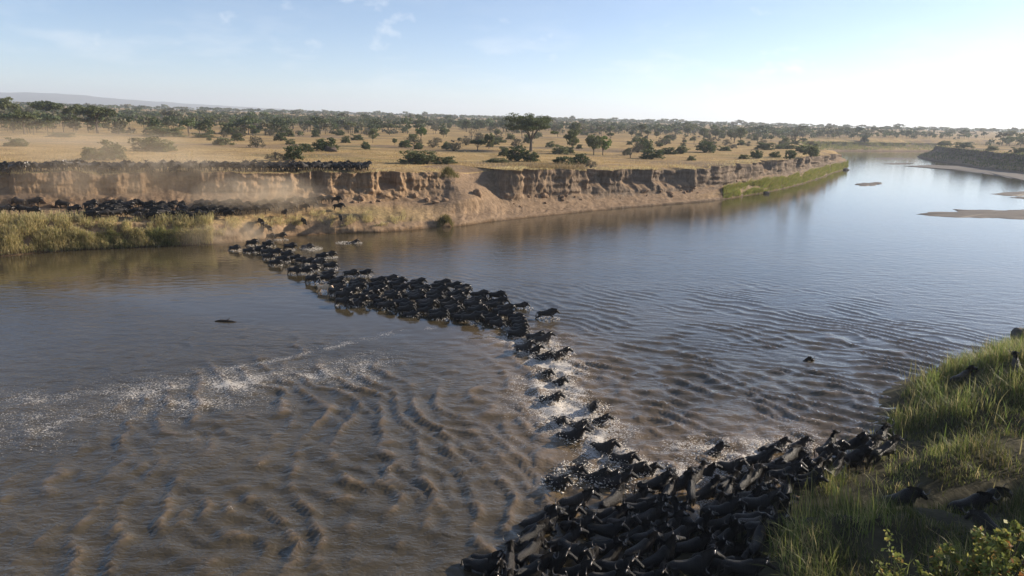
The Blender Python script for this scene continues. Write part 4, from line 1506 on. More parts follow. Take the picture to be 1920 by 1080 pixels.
MESH = {}
for pose in POSES:
    b = build_pose(pose)
    d = {}
    for wet in (0, 1):
        V, F = b['body']
        me = mesh_np('wildebeest', V, F)
        attr_col(me, 'coat', coat_colors(V))
        me.materials.append(M['wet' if wet else 'coat'])
        d['body%d' % wet] = me
    d['horn'] = []
    for v, f in b['horns']:
        me = mesh_np('horn', v, f); me.materials.append(M['horn']); d['horn'].append(me)
    for k, mt in (('mane', 'hair'), ('beard', 'hair'), ('tail', 'hair')):
        me = mesh_np(k, *b[k], k == 'tail'); me.materials.append(M[mt]); d[k] = me
    # one-piece version for animals too small to show parts
    for lod in ('body', 'low'):
        Vs, Fs, Is, off = [], [], [], 0
        for (v, f), mi in [(b[lod], 0), (b['horns'][0], 1), (b['horns'][1], 1), (b['mane'], 2), (b['beard'], 2), (b['tail'], 2)]:
            if lod == 'low' and mi == 2 and len(v) > 100:
                v, f = v[::1][:len(v) // 16 * 4], f[:len(v) // 16]
            f = to_tris(f)
            Vs.append(v); Fs.append(f + off); Is.append(np.full(len(f), mi)); off += len(v)
        d['joined_' + lod] = (np.concatenate(Vs), np.concatenate(Fs), np.concatenate(Is))
    V, F, I = d['joined_body']
    for wet in (0, 1):
        me = mesh_np('wildebeest', V, F)
        attr_col(me, 'coat', coat_colors(V))
        for mm in (M['wet' if wet else 'coat'], M['horn'], M['hair']):
            me.materials.append(mm)
        me.polygons.foreach_set('material_index', I.astype(np.int32))
        d['one%d' % wet] = me
    MESH[pose] = d

NW = [0]


def wildebeest(pose, x, y, z, rz, label, group, parts=False, wet=False, scale=1.0, pitch=0.0, roll=0.0, mat=None):
    d = MESH[pose]
    me = d[('body%d' if parts else 'one%d') % int(wet)]
    if mat:
        me = me.copy(); me.materials[0] = mat
    o = bpy.data.objects.new('wildebeest', me)
    COL.objects.link(o)
    o.location = (x, y, z)
    o.rotation_euler = (roll, pitch, rz)
    o.scale = (scale, scale * random.uniform(.95, 1.05), scale * random.uniform(.96, 1.04))
    o['label'] = label
    o['category'] = 'wildebeest'
    if group:
        o['group'] = group
    if parts:
        for m in d['horn']:
            link('horn', m, None, o)
        link('mane', d['mane'], None, o); link('beard', d['beard'], None, o); link('tail', d['tail'], None, o)
    NW[0] += 1
    return o


SPLASH = []          # x, y, radius, height, amount


def px_dir(x, y, ang_px):
    """world heading for a direction in the picture plane near a ground point"""
    a = at(x, y); b = at(x + math.cos(ang_px) * 8, y - math.sin(ang_px) * 8)
    return math.atan2(b[1] - a[1], b[0] - a[0])


# -- the crossing column: animals told apart one by one
HD = -0.28
ONE = [
    # px, py of the feet, pose, heading, depth under water, label
    (439, 470, 'run', -.35, .30, 'wildebeest at the very back of the column, last to leave the bank'),
    (472, 461, 'run', -.3, .30, 'wildebeest at the back of the column, behind the shoulder of a lower one'),
    (465, 474, 'walk', -.3, .35, 'wildebeest second from the back on the near side of the column'),
    (480, 473, 'walk', -.25, .35, 'wildebeest nose to tail behind the bunch entering the river'),
    (507, 450, 'run', -.6, .15, 'wildebeest splashing off the bank just below the dusty gap'),
    (525, 450, 'run', -.2, .05, 'wildebeest leaping into the water with tail streaming out'),
    (501, 462, 'walk', -.3, .35, 'wildebeest between the two leaping ones and the bunch below'),
    (490, 470, 'walk', -.3, .35, 'wildebeest at the upper left of the entering bunch'),
    (500, 477, 'walk', -.25, .35, 'wildebeest in the heart of the entering bunch'),
    (543, 468, 'run', -.2, .30, 'wildebeest bounding ahead on the far side near the splash trail'),
    (575, 467, 'run', -.2, .45, 'wildebeest throwing up a broad white splash near the far bank'),
    (503, 486, 'walk', -.3, .30, 'wildebeest at the lower side of the entering bunch'),
    (516, 478, 'walk', -.2, .30, 'wildebeest at the right of the entering bunch'),
    (515, 498, 'walk', -.25, .25, 'wildebeest walking clear of the bunch with splash under its belly'),
    (537, 482, 'walk', -.2, .30, 'wildebeest with raised head right of the entering bunch'),
    (529, 491, 'walk', -.2, .35, 'low wildebeest half hidden behind the clear walking one'),
    (602, 485, 'run', -.3, .30, 'left of two wildebeest abreast on the far flank'),
    (616, 483, 'run', -.2, .30, 'right of two wildebeest abreast on the far flank'),
    (597, 499, 'walk', -.2, .25, 'wildebeest directly below the two abreast on the far flank'),
    (553, 489, 'walk', -.3, .30, 'wildebeest leading the second cluster on its far side'),
    (564, 494, 'walk', -.3, .30, 'wildebeest in the middle of the second cluster'),
    (578, 496, 'walk', -.25, .30, 'wildebeest at the front of the second cluster'),
    (551, 514, 'walk', -.35, .20, 'wildebeest with long legs showing at the near rear of the second cluster'),
    (570, 514, 'walk', -.3, .25, 'wildebeest at the near front of the second cluster'),
    (586, 508, 'walk', -.3, .30, 'wildebeest ahead of the near front of the second cluster'),
    (618, 504, 'walk', -.15, .30, 'upper of two broad wildebeest below the pair abreast'),
    (615, 518, 'walk', -.15, .30, 'lower of two broad wildebeest below the pair abreast'),
    (657, 519, 'walk', -.1, .25, 'broad dark wildebeest leading on the far flank, rear of two'),
    (682, 518, 'run', -.1, .25, 'wildebeest with upright horns at front of the far flank pair'),
    (585, 531, 'walk', -.35, .20, 'wildebeest right behind the pale-backed one'),
    (608, 548, 'walk', -.25, .15, 'pale tan-backed wildebeest on the near side of the column'),
    (611, 528, 'walk', -.2, .30, 'wildebeest behind the pale-backed one on its far side'),
    (634, 530, 'walk', -.3, .30, 'wildebeest ahead of the pale-backed one'),
    (628, 554, 'walk', -.35, .15, 'wildebeest just in front of the pale-backed one, legs showing'),
    (643, 574, 'walk', -.4, .20, 'outermost wildebeest at the near rear corner of the packed column'),
    (656, 552, 'walk', -.2, .25, 'broad wildebeest behind the near rear corner of the packed column'),
    (930, 562, 'walk', -.12, .25, 'wildebeest wading alone ahead of the packed column, rear of three'),
    (976, 578, 'walk', -.12, .25, 'small wildebeest trotting ahead of the packed column, middle of three'),
    (1024, 598, 'run', -.05, .20, 'wildebeest galloping far out ahead on the right, horns forward'),
    (731, 529, 'walk', -.1, .30, 'wildebeest standing tall at the rear of the far edge of the packed column'),
    (783, 534, 'walk', -.1, .30, 'large wildebeest on the far edge at the middle of the packed column'),
    (828, 538, 'walk', -.1, .30, 'wildebeest on the far edge towards the front of the packed column'),
    (898, 560, 'walk', -.1, .28, 'wildebeest at the far front corner of the packed column'),
]
placed_w = []
pale = coat_material('pale_coat', False)
for nd in pale.node_tree.nodes:
    if nd.type == 'ATTRIBUTE':
        rgb = pale.node_tree.nodes.new('ShaderNodeRGB'); rgb.outputs[0].default_value = (.52, .40, .28, 1)
        for lk in list(nd.outputs['Color'].links):
            pale.node_tree.links.new(rgb.outputs[0], lk.to_socket)
for (a, b, pose, hd, dep, lab) in ONE:
    x, y = at(a, b)
    wildebeest(pose, x, y, -dep - .12, hd + random.uniform(-.12, .12), lab, None, False, True, random.uniform(.88, 1.0) * (.82 if 'small' in lab else 1), mat=pale if 'pale tan' in lab else None)
    placed_w.append((x, y))
    SPLASH.append((x + .3, y - .1, 1.0, .4, 34 if pose == 'run' else 20))
sx_, sy_ = at(659, 456)
wildebeest('alert', sx_, sy_, -1.05, .1, 'lone swimming wildebeest near the far bank with a white wake', None, False, True)
SPLASH.append((sx_ - .8, sy_, 1.6, .25, 60)); SPLASH.append((sx_ + .9, sy_, .7, .5, 30))
SPLASH.append((*at(583, 468), 1.6, .8, 120))

# -- the packed middle of the column
MASS = [at(*p) for p in ((610, 545), (640, 530), (690, 533), (735, 528), (800, 538), (855, 545), (905, 563), (935, 572), (965, 592), (985, 610), (1000, 632), (985, 652), (955, 632), (915, 614), (850, 602), (770, 593), (700, 582), (650, 572))]
mx0, mx1 = min(p[0] for p in MASS), max(p[0] for p in MASS)
my0, my1 = min(p[1] for p in MASS), max(p[1] for p in MASS)
cand = []
rowi = 0
yy = my0
while yy < my1:
    xx = mx0 + random.uniform(0, 1.5)
    while xx < mx1:
        cand.append((xx + random.uniform(-.3, .3), yy + random.uniform(-.12, .12)))
        xx += random.uniform(1.95, 2.45)
    yy += .93
cand = [c for c in cand if bool(in_poly(np.array(c[0]), np.array(c[1]), MASS)) and min((c[0] - a) ** 2 + ((c[1] - b) * 1.6) ** 2 for a, b in placed_w) > 1.1]
ymid = {}
for (x, y) in cand:
    front = dist_poly(np.array(x), np.array(y), [MASS[k] for k in (12, 13, 14, 15, 16, 17)]) < 1.1
    head = x > -1.0
    rear = x < -12
    if front:
        lab, grp = ('wildebeest in the shaded near rank of the packed column', 'near rank of the packed column')
    elif head:
        lab, grp = ('wildebeest crammed in the leading end of the packed column', 'leading end of the packed column')
    elif rear:
        lab, grp = ('wildebeest crammed in the trailing end of the packed column', 'trailing end of the packed column')
    else:
        lab, grp = ('wildebeest crammed in the middle of the packed column', 'middle of the packed column')
    wildebeest(random.choice(['walk', 'stand', 'alert', 'stand', 'walk', 'run']), x, y, -random.uniform(.3, .62), random.gauss(-.22 - .25 * max(0, (x + 4) / 5), .2), lab, grp, False, True, random.uniform(.84, 1.02))
    placed_w.append((x, y))
    SPLASH.append((x + .4, y - .2, .8, .35, 12))
print('packed', len(cand))

# -- swimmers strung out towards the near bank
SW = [
    (1002, 641, -.5, .5, 'swimming wildebeest at the foot of the packed column, left of two rows'),
    (1019, 646, -.5, .45, 'wildebeest wading just below the leading end of the packed column'),
    (984, 660, -.5, .6, 'wildebeest in the white water at the near side of the column tip'),
    (1000, 662, -.6, .8, 'half-sunk wildebeest at the left of the swimming row of three'),
    (1016, 674, -.6, .9, 'half-sunk wildebeest in the middle of the swimming row of three'),
    (1036, 674, -.5, .75, 'wildebeest pushing chest-deep at the right of the swimming row of three'),
    (1048, 664, -.4, 1.0, 'dark head of a wildebeest right beyond the swimming row of three'),
    (1020, 702, -.9, .95, 'swimming wildebeest with wild mane above the big white splash'),
    (1045, 718, -.9, 1.0, 'swimming wildebeest just below the wild-maned one'),
    (1034, 752, -.7, .9, 'broad-backed swimming wildebeest left of the brightest splash'),
    (1047, 790, -1.2, 1.0, 'small horned head at the left of the swimming line'),
    (1110, 768, -1.3, .95, 'upright horned wildebeest head facing the camera in the foam'),
    (1120, 792, -.35, .85, 'swimming wildebeest with grey wet back showing, right of the line'),
    (1084, 802, -.9, .95, 'wildebeest with head raised behind the big dark swimmer'),
    (1075, 824, -.5, .75, 'big dark swimmer with humped shoulder in mid line'),
    (1133, 846, -.7, .8, 'wildebeest with one curled horn swimming below the grey back'),
    (1168, 868, -.8, .8, 'wildebeest with spread horns at the front of the swimming line'),
    (1185, 884, -.6, .8, 'wildebeest close under the spread-horned swimmer'),
    (1210, 886, -.3, .95, 'low swimming head between the line and the jammed herd'),
    (1046, 908, -.9, .85, 'horned wildebeest alone at the left with ring-shaped horns'),
    (1074, 884, -.9, 1.0, 'small head behind the ring-horned wildebeest'),
    (1112, 900, -.3, .8, 'left of three wildebeest swimming flank to flank'),
    (1132, 905, -.3, .8, 'middle of three wildebeest swimming flank to flank'),
    (1154, 912, -.3, .7, 'right of three wildebeest swimming flank to flank'),
    (1335, 850, .1, 1.0, 'swimming head close above the jammed herd'),
    (1450, 842, .1, .85, 'swimming wildebeest approaching the bank above the herd'),
    (1490, 838, .1, 1.0, 'small head swimming behind the climbing group'),
]
for (a, b, hd, dep, lab) in SW:
    x, y = at(a, b)
    wildebeest('alert', x, y, -dep + .03, hd + random.uniform(-.1, .1), lab, None, True, True, random.uniform(.88, 1.02), random.uniform(-.18, -.02))
    placed_w.append((x, y))
    SPLASH.append((x + .2, y + .1, 1.2, .65, 60))
x, y = at(1502, 678)
wildebeest('alert', x, y, -1.25, .3, 'single dark head far out in open water on the right', None, False, True)

# -- the jam on the near bank
hx0, hx1 = min(p[0] for p in HERD), max(p[0] for p in HERD)
hy0, hy1 = min(p[1] for p in HERD), max(p[1] for p in HERD)
cand = []
yy = max(hy0, 20.5)
while yy < hy1:
    xx = hx0 + random.uniform(0, 1.6)
    while xx < hx1:
        cand.append((xx + random.uniform(-.25, .25), yy + random.uniform(-.12, .12)))
        xx += random.uniform(1.45, 1.85)
    yy += .72
cand = [c for c in cand if bool(in_poly(np.array(c[0]), np.array(c[1]), HERD)) and min((c[0] - a) ** 2 + ((c[1] - b) * 1.5) ** 2 for a, b in placed_w) > .9]
for (x, y) in cand:
    d = float(near_d(x, y)); z = float(near_z(x, y))
    z = max(z, -.55)
    hd = random.gauss(.10, .62)
    pitch = -.12 * (d > -1) - random.uniform(0, .12)
    pose = random.choice(['alert', 'alert', 'alert', 'climb', 'climb', 'run'])
    if y > 34.0 and x > 15:
        lab, grp = 'wildebeest climbing in a file up the far end of the jam by the tall grass', 'animals climbing by the tall grass'
    elif d < -2.0 and x < 5:
        lab, grp = 'wildebeest wading at the left fringe of the jam, wet grey back out of water', 'left fringe of the jam'
    elif y < 25:
        lab, grp = 'wildebeest at the bottom of the jam below the grassy mound level', 'bottom of the jam'
    elif d > -.5:
        lab, grp = 'wildebeest jammed on the muddy bank next to the grassy mound', 'jam beside the grassy mound'
    else:
        lab, grp = 'wildebeest jammed in the shallows in the heart of the near herd', 'heart of the near jam'
    wildebeest(pose, x, y, z + random.uniform(-.5, .1), hd, lab, grp, True, True, random.uniform(.82, 1.04), pitch + random.uniform(-.16, .12), random.uniform(-.16, .16))
    placed_w.append((x, y))
print('jam', len(cand))
# on the trail, going up out of the picture
for (a, b, zz, hd, pose, lab) in [
    (1560, 880, .6, .5, 'climb', 'wildebeest pushing into the grass at the upper edge of the jam'),
    (1625, 858, .6, .45, 'climb', 'wildebeest with clear curved horns against the water, climbing the bank'),
    (1660, 850, 1.0, .4, 'climb', 'wildebeest just ahead of the clear-horned climber, entering the grass'),
    (1690, 935, 2.0, .1, 'walk', 'wildebeest in the shaded trail with only its back showing'),
    (1820, 945, 2.2, .1, 'walk', 'nearer of two broad grey backs in the dark trail'),
    (1860, 905, 2.4, .1, 'walk', 'farther of two broad grey backs in the dark trail'),
    (1845, 1010, 3.0, 1.9, 'graze', 'small wildebeest with lowered head above the yellowing bush'),
    (1905, 690, 3.2, 1.2, 'alert', 'wildebeest with horns showing above the grass at the right edge'),
    (1805, 705, 1.6, .3, 'alert', 'dark wildebeest hidden in grass at the top of the near bank'),
]:
    x, y = at(a, b, zz)
    z = float(near_z(x, y)) - (.75 if 'grass at' in lab else (.35 if 'back' in lab else 0))
    wildebeest(pose, x, y, z, hd, lab, None, True, True, .8 if 'small' in lab else 1.05, -.1)

# -- the ledge below the cliff: individuals, and the rest with the rim herd as one mass
LEDGE = []
for (a, b, hd, pose, lab) in [
    (13, 402, .0, 'graze', 'wildebeest at the far left end of the ledge with lowered head'),
    (40, 391, math.pi, 'graze', 'brownish wildebeest facing left at the back of the ledge'),
    (66, 389, .1, 'stand', 'dark wildebeest facing right behind the brownish one'),
    (45, 404, math.pi + .2, 'graze', 'wildebeest grazing left among the four on the ledge'),
    (63, 406, .0, 'graze', 'grey wildebeest grazing right among the four on the ledge'),
    (120, 394, math.pi, 'graze', 'wildebeest with head down facing left at the dusty back of the ledge'),
    (140, 402, .0, 'stand', 'wildebeest standing apart at the tail of the ledge crowd'),
    (170, 396, .0, 'stand', 'dark wildebeest second from the tail of the ledge crowd'),
    (184, 406, -.3, 'stand', 'wildebeest at the near tail of the ledge crowd'),
    (487, 425, -.9, 'run', 'wildebeest plunging down the bank through a dusty gap in the grass'),
    (500, 437, -.8, 'run', 'lower wildebeest plunging down the dusty gap to the water'),
    (535, 408, -.9, 'climb', 'wildebeest pausing at the ledge edge between grass tufts'),
    (570, 424, -1.0, 'run', 'wildebeest leaping down beside the straw tufts'),
    (640, 418, -1.2, 'run', 'rightmost wildebeest coming down the bank between tussocks'),
]:
    i = int((a - stx[0]) / 1.5)
    prof = BV[i, 3:28] - np.array([0, 0, CAM_H])
    yy_ = 540 - CAM_F * (prof @ _up) / (prof @ _f)
    x, y, z = BV[i, 3 + int(np.argmin(np.abs(yy_ - b)))]
    wildebeest(pose, x, y, z, hd, lab, None, False, False, random.uniform(1., 1.1), .35 if b > 412 else 0)
    LEDGE.append((x, y))
LP = []
for _ in range(2200):
    a = random.uniform(165, 645)
    i = int((a - stx[0]) / 1.5)
    q_ = random.uniform(15.5, 24.5) if a < 430 else random.uniform(17.5, 24)
    if fbm(a / 26, q_ / 5, 2, 200) < .40:
        continue
    x, y, _z = BV[i, int(q_)] * (1 - q_ % 1) + BV[i, int(q_) + 1] * (q_ % 1)
    z = drop_z(x, y)
    if z > 5.2 or z < 1.6:
        continue
    if all((x - p) ** 2 + ((y - q) * 1.3) ** 2 > 1.7 for p, q in LEDGE):
        LEDGE.append((x, y)); LP.append((x, y, z, a))
LP.sort(key=lambda p: p[1])
NLIM = 0
print('ledge', len(LP), 'so far', NW[0])
REST = []
for (x, y, z, a) in LP:
    hd = random.gauss(-.15, .35) if random.random() < .85 else random.gauss(3, .3)
    pose = random.choice(['stand', 'walk', 'graze', 'stand'])
    if NW[0] < NLIM:
        lab, grp = ('wildebeest in the dense crowd on the grassy ledge left of the dusty gap', 'dense crowd on the ledge') if a < 440 else ('wildebeest in the looser group on the ledge right of the dusty gap', 'looser group on the ledge')
        wildebeest(pose, x, y, z - .02, hd, lab, grp, False, False, random.uniform(.98, 1.12))
    else:
        REST.append((pose, x, y, z, hd, random.uniform(.98, 1.12)))
# the long row on the cliff rim, seen end to end as one dark band
rim = []
for _ in range(3500):
    a = random.uniform(-150, 697)
    i = int((a - stx[0]) / 1.5)
    back_d = random.uniform(1.2, 8.0 if a < 250 or a > 480 else 6.0)
    x, y = BC[i, 4, :2] - BN[i] * back_d
    if a > 690 and random.random() < .7:
        continue
    if all((x - p) ** 2 + ((y - q) * 1.2) ** 2 > 1.25 for p, q in rim):
        if drop_z(x, y) < 7.6:
            continue
        rim.append((x, y))
        hd = random.gauss(-.1, .5) if random.random() < .72 else random.gauss(-1.3, .5)
        REST.append((random.choice(['stand', 'stand', 'walk', 'graze', 'alert']), x, y, drop_z(x, y), hd, random.uniform(.98, 1.12)))
Vs, Fs, Is, Cs, off = [], [], [], [], 0
for pose, x, y, z, hd, s in REST:
    V, F, I = MESH[pose]['joined_low']
    ca, sa = math.cos(hd) * s, math.sin(hd) * s
    Vs.append(np.column_stack([V[:, 0] * ca - V[:, 1] * sa + x, V[:, 0] * sa + V[:, 1] * ca + y, V[:, 2] * s + z - .02]))
    k = random.uniform(.65, 1.0) if random.random() < .75 else random.uniform(1.6, 3.2)
    Fs.append(F + off); Is.append(I); Cs.append(coat_colors(V) * k); off += len(V)
me = mesh_np('wildebeest_herd', np.concatenate(Vs), np.concatenate(Fs))
attr_col(me, 'coat', np.concatenate(Cs))
for mm in (M['coat'], M['horn'], M['hair']):
    me.materials.append(mm)
me.polygons.foreach_set('material_index', np.concatenate(Is).astype(np.int32))
link('wildebeest_herd', me, None, None, kind='stuff', label='dark mass of wildebeest crowding the cliff rim and the ledge below', category='herd')
print('rim', len(rim), 'rest', len(REST), 'individuals', NW[0])

# ------------------------------------------------------------------ splashes, drift, rocks
rg = np.random.default_rng(12)
oc = np.array([[1, 0, 0], [-1, 0, 0], [0, 1, 0], [0, -1, 0], [0, 0, 1], [0, 0, -1]], float)
of = np.array([[0, 2, 4], [2, 1, 4], [1, 3, 4], [3, 0, 4], [2, 0, 5], [1, 2, 5], [3, 1, 5], [0, 3, 5]])
Vs, Fs, off = [], [], 0
for (x, y, r, h_, n) in SPLASH:
    k = int(n * 3.6)
    a = rg.uniform(0, 6.28, k); q = rg.uniform(.2, 1, k) ** .7 * r
    px_, py_ = x + np.cos(a) * q, y + np.sin(a) * q * .7
    pz_ = np.abs(rg.normal(0, 1, k)) * h_ * .42 * np.exp(-(q / r - .5) ** 2 * 3)
    s = rg.uniform(.010, .042, k) * (1.3 - np.clip(pz_ / max(h_, .1), 0, .8))
    base = np.array([water_h(px_[i], py_[i]) for i in range(k)])
    st = np.column_stack([s * rg.uniform(.8, 2.4, k), s * rg.uniform(.8, 1.8, k), s * rg.uniform(.5, 1.4, k)])
    v = oc[None] * st[:, None, :]
    v = v * rg.uniform(.6, 1.3, v.shape)
    v = v + np.stack([px_, py_, pz_ + base], 1)[:, None, :]
    Vs.append(v.reshape(-1, 3)); Fs.append((of[None] + (np.arange(k) * 6)[:, None, None] + off).reshape(-1, 3)); off += 6 * k
me = mesh_np('spray', np.concatenate(Vs), np.concatenate(Fs))
link('spray', me, M['foam'], None, kind='stuff', label='white spray thrown up by the crossing animals', category='spray')


def boulder(name, x, y, z, r, squash, seed, mat, label, cat):
    bm = bmesh.new()
    bmesh.ops.create_icosphere(bm, subdivisions=3, radius=1.0)
    rnd = np.random.default_rng(seed)
    o1 = rnd.uniform(0, 50)
    for v in bm.verts:
        c = v.co
        k = .45 + 1.05 * float(fbm(c.x * 1.6 + o1, c.y * 1.6 + c.z * 2.1, 4, seed))
        v.co = Vector((c.x * k * r, c.y * k * r * .8, c.z * k * r * squash))
    me = bpy.data.meshes.new(name); bm.to_mesh(me); bm.free()
    for p in me.polygons:
        p.use_smooth = True
    o = link(name, me, M[mat], None, label=label, category=cat)
    o.location = (x, y, z)
    o.rotation_euler = (0, 0, rnd.uniform(0, 6))
    return o


for i, (a, b, r, sq, lab) in enumerate([
    (1584, 318, 2.0, .45, 'flat dark boulder at the tip of the green point'),
    (1576, 317.5, 1.3, .5, 'small boulder behind the tip of the green point'),
    (1437, 362, 1.0, .6, 'small boulder at the water below the green bank'),
    (1545, 296, 3.2, .5, 'dark low rock beyond the river bend'),
    (1540, 291, 3.6, .6, 'darker rock farther beyond the river bend'),
    (1914, 628, 1.0, .8, 'dark rounded rock in the water at the right edge'),
]):
    x, y = at(a, b, .2)
    boulder('boulder', x, y, .15, r, sq, 400 + i, 'rock', lab, 'boulder')
x, y, z = on_plain(620, 284)
boulder('termite_mound', x, y, z + .2, 2.1, .62, 420, 'mound', 'dark dome-shaped mound in front of the largest bush', 'mound')
blk = []
for sd_ in range(5):
    bm = bmesh.new(); bmesh.ops.create_icosphere(bm, subdivisions=2, radius=1.0)
    for v in bm.verts:
        c = v.co; k = .5 + .95 * float(fbm(c.x * 1.7 + sd_ * 7, c.y * 1.7 + c.z * 2.3, 3, 450 + sd_))
        v.co = Vector((c.x * k, c.y * k * .8, c.z * k * .75))
    me = bpy.data.meshes.new('earth_block'); bm.to_mesh(me); bm.free(); me.materials.append(M['clod']); blk.append(me)
for k in range(64):
    a = random.choice([random.uniform(20, 840), random.uniform(960, 1400)])
    i = int((a - stx[0]) / 1.5)
    x, y, z = BV[i, int(random.uniform(23, 34))]
    side_ = 'left of the gully, behind the ledge herd' if a < 860 else 'right of the gully'
    o = link('earth_block', random.choice(blk), None, None, label='slumped earth block at the cliff foot ' + side_, category='earth block', group='slumped blocks under the cliff')
    s_ = random.uniform(.25, .8)
    o.location = (x, y, z + s_ * .1); o.scale = (s_ * random.uniform(.8, 1.5), s_, s_); o.rotation_euler = (random.uniform(-.4, .4), random.uniform(-.4, .4), random.uniform(0, 6))
# drifting log
lx, ly = at(423, 603)
v, f = tubes([([(-.95, 0, .02), (-.5, .05, .07), (.1, .02, .06), (.6, -.05, .05), (1.0, -.02, .0)], (.03, .09, .11, .08, .02)), ([(.1, .02, .1), (.3, .1, .25), (.35, .12, .33)], (.05, .03, .01))], 7)
me = mesh_np('driftwood', v, f)
o = link('driftwood', me, M['wood'], None, label='short dark log drifting in calm water on the left', category='log')
o.location = (lx, ly, 0.0)
for i, (a, b, lab) in enumerate([(894, 358, 'upright clod of earth standing in the sandy gully')]):
    z = 4
    x, y = at(a, 372, 3.6); z = drop_z(x, y)
    boulder('earth_clod', x, y, z + .1, .95, 1.25, 440, 'clod', lab, 'clod')

# ------------------------------------------------------------------ yellowing bush in the near corner, shade trees past the frame
rg = np.random.default_rng(44)


def leafy_bush(name, tips, base, n_leaf, leaf, cols, w, label, spread):
    r = bpy.data.objects.new(name, None); COL.objects.link(r)
    r.location = base; r['label'] = label; r['category'] = 'bush'
    B = np.array(base)
    br, P = [], []
    for tpx, tpy, dep in tips:
        T = np.array(atd(tpx, tpy, dep)) - B
        m1 = T * np.array([.25, .25, .45]) + rg.normal(0, .15, 3); m2 = T * np.array([.65, .65, .75]) + rg.normal(0, .12, 3)
        br.append(((np.zeros(3), m1, m2, T), (.05, .035, .02, .006)))
        for q in range(7):
            t = rg.uniform(.35, .98)
            s0 = (m1 + (m2 - m1) * (t - .35) / .3) if t < .65 else (m2 + (T - m2) * (t - .65) / .35)
            s1 = s0 + rg.normal(0, 1, 3) * spread + np.array([0, 0, spread * .6])
            br.append(((s0, (s0 + s1) / 2 + rg.normal(0, .03, 3), s1), (.012, .008, .003)))
            k = n_leaf // (len(tips) * 7)
            tt = rg.uniform(.2, 1.05, k)[:, None]
            P.append(s0 + (s1 - s0) * tt + rg.normal(0, .055, (k, 3)))
    tv, tf = tubes(br, 5)
    me = mesh_np('stem', tv, tf); link('stem', me, M['bark'], r)
    P = np.concatenate(P)
    V, F = quads(P, leaf, rg, 1.35)
    me = mesh_np('foliage', V, F, False)
    attr_col(me, 'tint', np.repeat(tint_mix(len(P), cols, w, rg, .35), 4, 0))
    link('foliage', me, M['leaf_autumn'], r)
    return r


YC = [(.22, .24, .06), (.31, .29, .08), (.33, .22, .07), (.14, .17, .05), (.32, .14, .05)]
bx_, by_, bz_ = atd(1800, 1180, 14.5)
leafy_bush('yellowing_bush', [(1850, 985, 15), (1870, 1000, 14.5), (1760, 1005, 14.5), (1740, 1040, 14), (1820, 1030, 14.2), (1900, 1010, 14.5), (1930, 1030, 14), (1880, 1050, 14), (1800, 1070, 13.6), (1840, 1080, 13.6), (1920, 1080, 13.5), (1760, 1100, 13.5), (1960, 1050, 14), (1700, 1075, 14.2), (1890, 985, 15), (1920, 1000, 14.6), (1860, 1065, 13.6), (1780, 1050, 14), (1940, 1070, 13.4)],
           (bx_, by_, float(near_z(bx_, by_))), 12000, .095, YC, (6, 4, 1.2, 5, .5), 'bush with yellowing and orange leaves in the bottom right corner', .32)
bx2, by2, _ = atd(1680, 1150, 15)
leafy_bush('bush', [(1673, 1035, 15), (1668, 1060, 15), (1690, 1060, 14.8), (1660, 1085, 14.8)], (bx2, by2, float(near_z(bx2, by2))), 900, .075, YC, (5, 3, 1, 5, 0), 'slim yellow-green shoot left of the yellowing bush', .2)
for k in range(16):
    x, y = random.uniform(62, 150), 0
    y = float(np.interp(x, [p[0] for p in NEAR], [p[1] for p in NEAR])) - random.uniform(6, 24)
    w_ = random.uniform(4, 9)
    plant(random.choice(['bush', 'bush_mid', 'round']), x, y, float(near_z(x, y)) - .1, w_, w_ * random.uniform(.6, .9), 'shrub on the near bank beyond the grass to the right', 'shrubs along the near bank')
for (x, y, w, h_, lab) in [(40, 35, 14, 11, 'broad riverside tree on the near bank beyond the grass'), (47, 27, 13, 12, 'tall riverside tree behind the trail'), (37, 24, 10, 9, 'smaller riverside tree beside the trail'), (56, 36, 14, 12, 'far riverside tree on the near bank')]:
    plant('acacia_dark', x, y, float(near_z(x, y)) - .1, w, h_, lab)

# ------------------------------------------------------------------ dust and haze


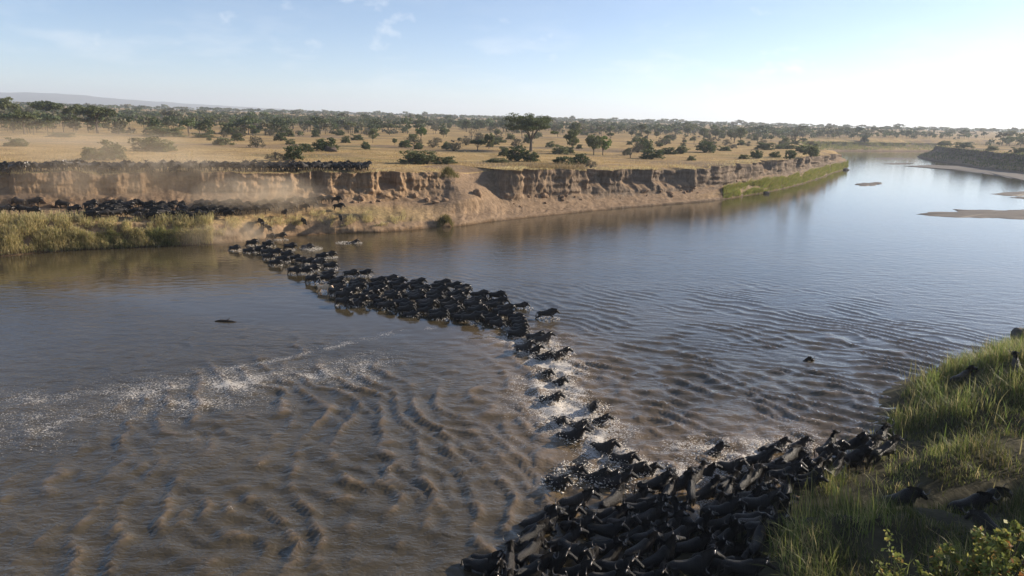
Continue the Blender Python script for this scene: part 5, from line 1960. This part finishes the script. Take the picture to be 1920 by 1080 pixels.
def dust_material(name, dens, color, scale):
    n = NT(name)
    p = n.obj()
    ln = n.n('ShaderNodeVectorMath', operation='LENGTH'); n.l(p, ln.inputs[0])
    fall = n.math('SUBTRACT', 1.0, ln.outputs['Value'], True)
    fall = n.math('POWER', fall, 1.2)
    nz = n.noise(n.pos(), scale, 3, .6, .4)
    nn = n.math('MULTIPLY', n.math('SUBTRACT', nz, .30, True), 2.6)
    v = n.n('ShaderNodeVolumePrincipled')
    v.inputs['Color'].default_value = tuple(color) + (1,)
    v.inputs['Anisotropy'].default_value = .2
    n.l(n.math('MULTIPLY', n.math('MULTIPLY', fall, nn), dens), v.inputs['Density'])
    n.l(v.outputs[0], n.out.inputs['Volume'])
    return n.m


def dust(px_, py_, z, rx, ry, rz, dens, label, scale=.16, rot=.5):
    for _ in range(1):
        x, y = at(px_, py_, z)
    bm = bmesh.new(); bmesh.ops.create_icosphere(bm, subdivisions=3, radius=1.0)
    me = bpy.data.meshes.new('dust_cloud'); bm.to_mesh(me); bm.free()
    me.materials.append(dust_material('airborne_dust', dens, (.88, .74, .56), scale))
    o = link('dust_cloud', me, None, None, kind='stuff', label=label, category='dust')
    o.location = (x, y, z); o.scale = (rx, ry, rz); o.rotation_euler = (0, 0, rot)


dust(490, 372, 5.2, 12, 4.5, 4.2, .62, 'golden dust boiling at the foot of the cliff', .3)
dust(260, 345, 7.0, 24, 6, 4.8, .19, 'dust hanging along the left cliff face')
dust(320, 312, 9.5, 22, 6, 2.8, .17, 'dust veiling the herd on the rim')
dust(430, 440, 1.2, 8, 4, 2.2, .5, 'dust at the water edge below the gap', .35)
dust(60, 262, 10.0, 60, 40, 6.0, .022, 'thin dust drifting over the left plain', .05)
dust(200, 285, 10.5, 28, 14, 4.5, .075, 'dust drifting behind the rim herd', .1)

bm = bmesh.new(); bmesh.ops.create_cube(bm, size=1.0)
me = bpy.data.meshes.new('haze'); bm.to_mesh(me); bm.free()
n = NT('aerial_haze')
v = n.n('ShaderNodeVolumePrincipled')
v.inputs['Color'].default_value = (.80, .88, 1.0, 1)
v.inputs['Density'].default_value = .00016
v.inputs['Anisotropy'].default_value = .25
n.l(v.outputs[0], n.out.inputs['Volume'])
me.materials.append(n.m)
o = link('haze', me, None, None, kind='stuff', label='thin pale haze over the far plain', category='haze')
o.location = (0, 4700, 118)
o.scale = (20500, 15500, 256)
